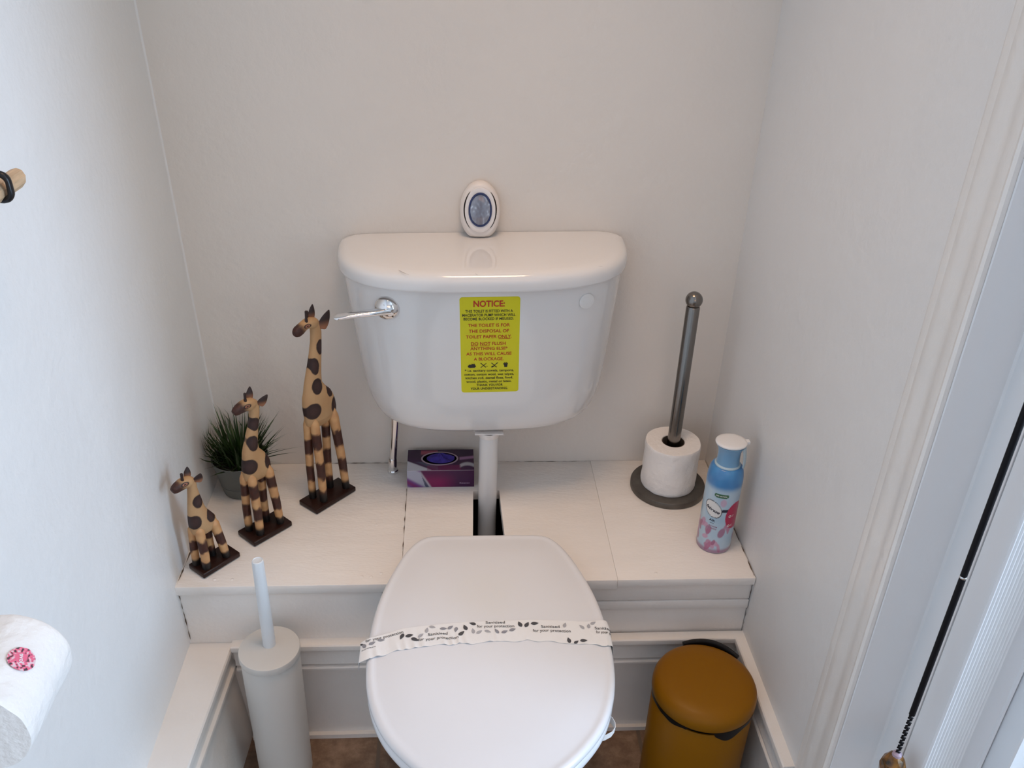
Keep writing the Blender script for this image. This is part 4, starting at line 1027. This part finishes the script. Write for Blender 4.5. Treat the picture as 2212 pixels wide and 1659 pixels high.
# ------------------------------------------------------------------ toilet brush
tbz = thing('toilet_brush', 'off-white cylindrical toilet brush holder with lid and pale handle', 'toilet brush', (-0.3060, 1.0620, 0.0))
MB().lathe([(0.0445, 0.0), (0.0462, 0.002), (0.0478, 0.2880), (0.0474, 0.2890)], seg=80).build('canister', BRUSHP, tbz, smooth=35)
MB().lathe([(0.0480, 0.2875), (0.0494, 0.2877), (0.0496, 0.2890), (0.0496, 0.2980), (0.0489, 0.2999), (0.0475, 0.3005), (0.0130, 0.3006), (0.0120, 0.3004)], seg=80).build('lid', BRUSHP, tbz, smooth=35)
MB().lathe([(0.0104, 0.2990), (0.0102, 0.3200), (0.0099, 0.3600), (0.0096, 0.4200), (0.0092, 0.4750), (0.0086, 0.4790), (0.0074, 0.4800), (0.0066, 0.4788), (0.0002, 0.4785)], (-0.001, 0.008, 0), 40).build('handle', BRUSHH, tbz, smooth=40)

# ------------------------------------------------------------------ pedal bin
bn = thing('pedal_bin', 'round mustard yellow bin with domed lid in the right corner by the toilet', 'bin', (0.4115, 1.0030, 0.0))
MB().lathe([(0.0800, 0.0), (0.0815, 0.002), (0.0840, 0.010), (0.0840, 0.2345), (0.0830, 0.2360), (0.0810, 0.2360), (0.0810, 0.2300)], seg=96).build('bin_body', MUSTARD, bn, smooth=40)
lidb = MB().lathe([(0.0825, 0.2445), (0.0850, 0.2440), (0.0858, 0.2455), (0.0858, 0.2530), (0.0850, 0.2590), (0.0825, 0.2645), (0.0780, 0.2690), (0.0700, 0.2725), (0.0580, 0.2750), (0.0400, 0.2768), (0.0200, 0.2777), (0.0004, 0.2780)], seg=96)
lo = lidb.build('bin_lid', MUSTARD, bn, smooth=60)
MB().lathe([(0.0790, 0.232), (0.0790, 0.2460)], seg=64, cap=False).build('inner_bucket', BLACKP, bn)
m = MB(); pts = []
for k in range(25):
    a = math.radians(38+62*k/24); pts.append((0.0895*math.cos(a), 0.0895*math.sin(a), 0.2580+0.0075*math.sin(math.pi*k/24)))
m.tube(pts, 0.0048, 14, flat=1.5); m.build('carry_handle', BLACKP, bn)
m = MB().box(-0.02, 0.02, -0.098, -0.078, 0.008, 0.016); m.build('pedal', BLACKP, bn, bevel=0.002)
bagm = MB(); n = 144
def bagr(j, lvl):
    a = 2*math.pi*j/n; d = 0.0085+0.006*noise.noise(Vector((math.cos(a)*2.2, math.sin(a)*2.2, 7)))*2
    k = math.degrees(a) % 360
    if 238 < k < 268: d *= 0.05+0.25*abs((k-253)/15)
    if 268 <= k < 335: d += 0.007*math.sin(math.pi*(k-268)/67)
    if 330 < k or k < 20: d *= 0.7
    r = 0.0856 if lvl else 0.0846
    z = 0.2440 if lvl else 0.2440-max(0.0006, d)
    return (r*math.cos(a), r*math.sin(a), z)
bagm.rings([[bagr(j, 1) for j in range(n)], [bagr(j, 0) for j in range(n)]], cap=False)
bg = bagm.build('bin_liner', BAG, None, smooth=60, loc=(0.4115, 1.0030, 0.0))
tag(bg, 'black plastic bin bag peeking out under the mustard bin lid', 'bin bag')

# ------------------------------------------------------------------ roll on the left wall with its holder
RX, RZ, RY0, RLn, RR = -0.4195, 0.7440, 0.5395, 0.0960, 0.0488
wr = thing('toilet_roll', 'toilet roll with a pink sticker on the left wall holder, cut by the frame', 'toilet roll', (RX, RY0, RZ))
m = roll_mesh(RR, 0.0195, RLn, jag=0.0014); m.v = [(x, z, y) for x, y, z in m.v]
m.build('paper', PAPER, wr, smooth=40)
m = MB(); m.lathe([(0.0194, 0.0005), (0.0194, RLn-0.001), (0.0184, RLn-0.001), (0.0184, 0.0005)], seg=48, cap=False); m.v = [(x, z, y) for x, y, z in m.v]; m.build('core', CARDL, wr, smooth=40)
def on_roll(da, dy, e=0.0018):
    a = math.radians(52)+da/RR; r = RR+e
    return (r*math.cos(a), 0.048+dy, r*math.sin(a))
nr = 48
m = MB(); R0 = 0.0120
for k in range(1, 9):
    m.add([on_roll(R0*k/8*math.cos(q), R0*k/8*math.sin(q)) for q in [2*math.pi*j/nr for j in range(nr)]]+[on_roll(R0*(k-1)/8*math.cos(q), R0*(k-1)/8*math.sin(q)) for q in [2*math.pi*j/nr for j in range(nr)]],
          [(i, (i+1) % nr, nr+(i+1) % nr, nr+i) for i in range(nr)])
sm = evaluated(m.mesh('s'), [('SUBSURF', dict(levels=2, render_levels=2, subdivision_type='SIMPLE'))])
def stc(c):
    n_ = noise.noise(Vector(c)*420); d = (Vector(c)-Vector(on_roll(0.001, 0.001))).length
    col = srgb(232, 110, 140); ringz = sstep(0.0045, 0.0065, d)
    col2 = mixc(col, srgb(70, 60, 66), sstep(0.18, 0.34, n_)); col2 = mixc(col2, srgb(225, 200, 205), sstep(-0.05, -0.3, n_))
    return mixc(col, col2, ringz)
paint(sm, stc); so = link('round_sticker', sm, painted('pink_sticker', 0.4), wr, 60); so['label'] = 'pink round sticker'
m = MB(); pv, pf = text_verts('love', 0, 0, 0.0100, 0.0042, 0.02, 0.3)
m.add([on_roll(x*0.34-y*0.94, x*0.94+y*0.34, 0.0022) for x, y in pv], pf); m.build('sticker_lettering', mat('white_print', (0.85, 0.8, 0.82), 0.5), so, smooth=0)
hd = thing('roll_holder', 'chrome wall bracket carrying the roll with the pink sticker', 'roll holder', (RX, RY0, RZ))
MB().tube([(0, -0.020, 0), (0, RLn*0.93, 0)], 0.0060, 16).build('spindle', CHROME, hd)
MB().tube([(0, -0.018, 0), (-0.03, -0.019, 0.0), (xl(RZ)-RX+0.001, -0.019, 0)], 0.0055, 14).build('arm', CHROME, hd)
m = MB().lathe([(0.0200, 0.0), (0.0200, 0.003), (0.015, 0.005), (0.001, 0.006)], seg=32); m.v = [(xl(RZ)-RX+z, x-0.019, y) for x, y, z in m.v]; m.build('wall_plate', CHROME, hd)

# ------------------------------------------------------------------ wooden rod in a black wall loop, left edge
rod = thing('wooden_rod', 'short pale wooden rod end held in a black loop on the left wall', 'wooden rod', (-0.4420, 0.62, 1.1290))
m = MB().rings([[(0.0, y, 0.0)][0:0]+[(0.0098*math.cos(q)-0.004, y+(0.004*math.sin(q) if y > 0.2 else 0), 0.0098*math.sin(q)-0.003) for q in [2*math.pi*j/10+0.3 for j in range(10)]] for y in (-0.03, 0.05, 0.15, 0.27, 0.287)])
m.build('dowel', HOOKW, rod, smooth=25)
m = MB(); R_ = []
pl = rrect(-0.0205, 0.0110, -0.0105, 0.0155, 0.0085, 6)
for (x, z) in pl: R_.append((x, z))
nn = len(R_); rings = []
for i, (x, z) in enumerate(R_):
    c = Vector((x, 0, z)); o_ = Vector((x, 0, z)).normalized()
    rings.append([tuple(c+o_*0.0032*math.cos(q)+Vector((0, 0.0042*math.sin(q)+0.240, 0))) for q in [2*math.pi*j/10 for j in range(10)]])
m.rings(rings, closed=True)
m.box(xl(1.12)+0.442-0.001, -0.0200, 0.232, 0.254, -0.012, 0.012)
m.build('wall_loop', BLACKM, rod, smooth=50)

# ------------------------------------------------------------------ pull cord by the door frame
pc = thing('pull_cord', 'black light pull cord with amber glass knob hanging beside the door frame', 'pull cord', (0.5400, 0.6865, 0.0))
KZ = 0.478
MB().tube([(0, 0, 0.7755), (0, 0, 1.5), (0, 0, CEIL-0.01)], 0.0036, 12).build('cord', CORDM, pc)
MB().tube([(0, 0, KZ+0.082), (0, 0, KZ+0.160), (0, 0, 0.7725)], 0.0036, 12).build('cord', CORDM, pc)
MB().lathe([(0.0034, 0.0), (0.0038, 0.0006), (0.0038, 0.0026), (0.0034, 0.0032)], (0, 0, 0.7725), 12).build('joint', CHROME, pc)
m = MB()
for k in range(16):
    z = KZ+0.014+k*0.0044; s_ = 1 if k % 2 else -1
    m.tube([(-0.0026*s_, 0, z), (0.0, -0.0016, z+0.0022), (0.0026*s_, 0, z+0.0050)], 0.0011, 8)
    m.tube([(0.0026*s_, 0, z), (0.0, 0.0016, z+0.0022), (-0.0026*s_, 0, z+0.0050)], 0.0011, 8)
m.build('braid', CORDM, pc)
m = MB(); rings = []
for (r, z) in ((0.0035, 0.012), (0.0095, 0.006), (0.0142, -0.003), (0.0158, -0.014), (0.0140, -0.026), (0.0080, -0.036), (0.0030, -0.039)):
    rings.append([(r*math.cos(2*math.pi*(j+0.5*(len(rings) % 2))/9), r*math.sin(2*math.pi*(j+0.5*(len(rings) % 2))/9), KZ+z) for j in range(9)])
m.rings(rings); m.build('glass_knob', AMBER, pc, smooth=0)
MB().lathe([(0.0060, 0.008), (0.0055, 0.0125), (0.0028, 0.0150)], (0, 0, KZ), 12).build('knob_cap', SILVER, pc)
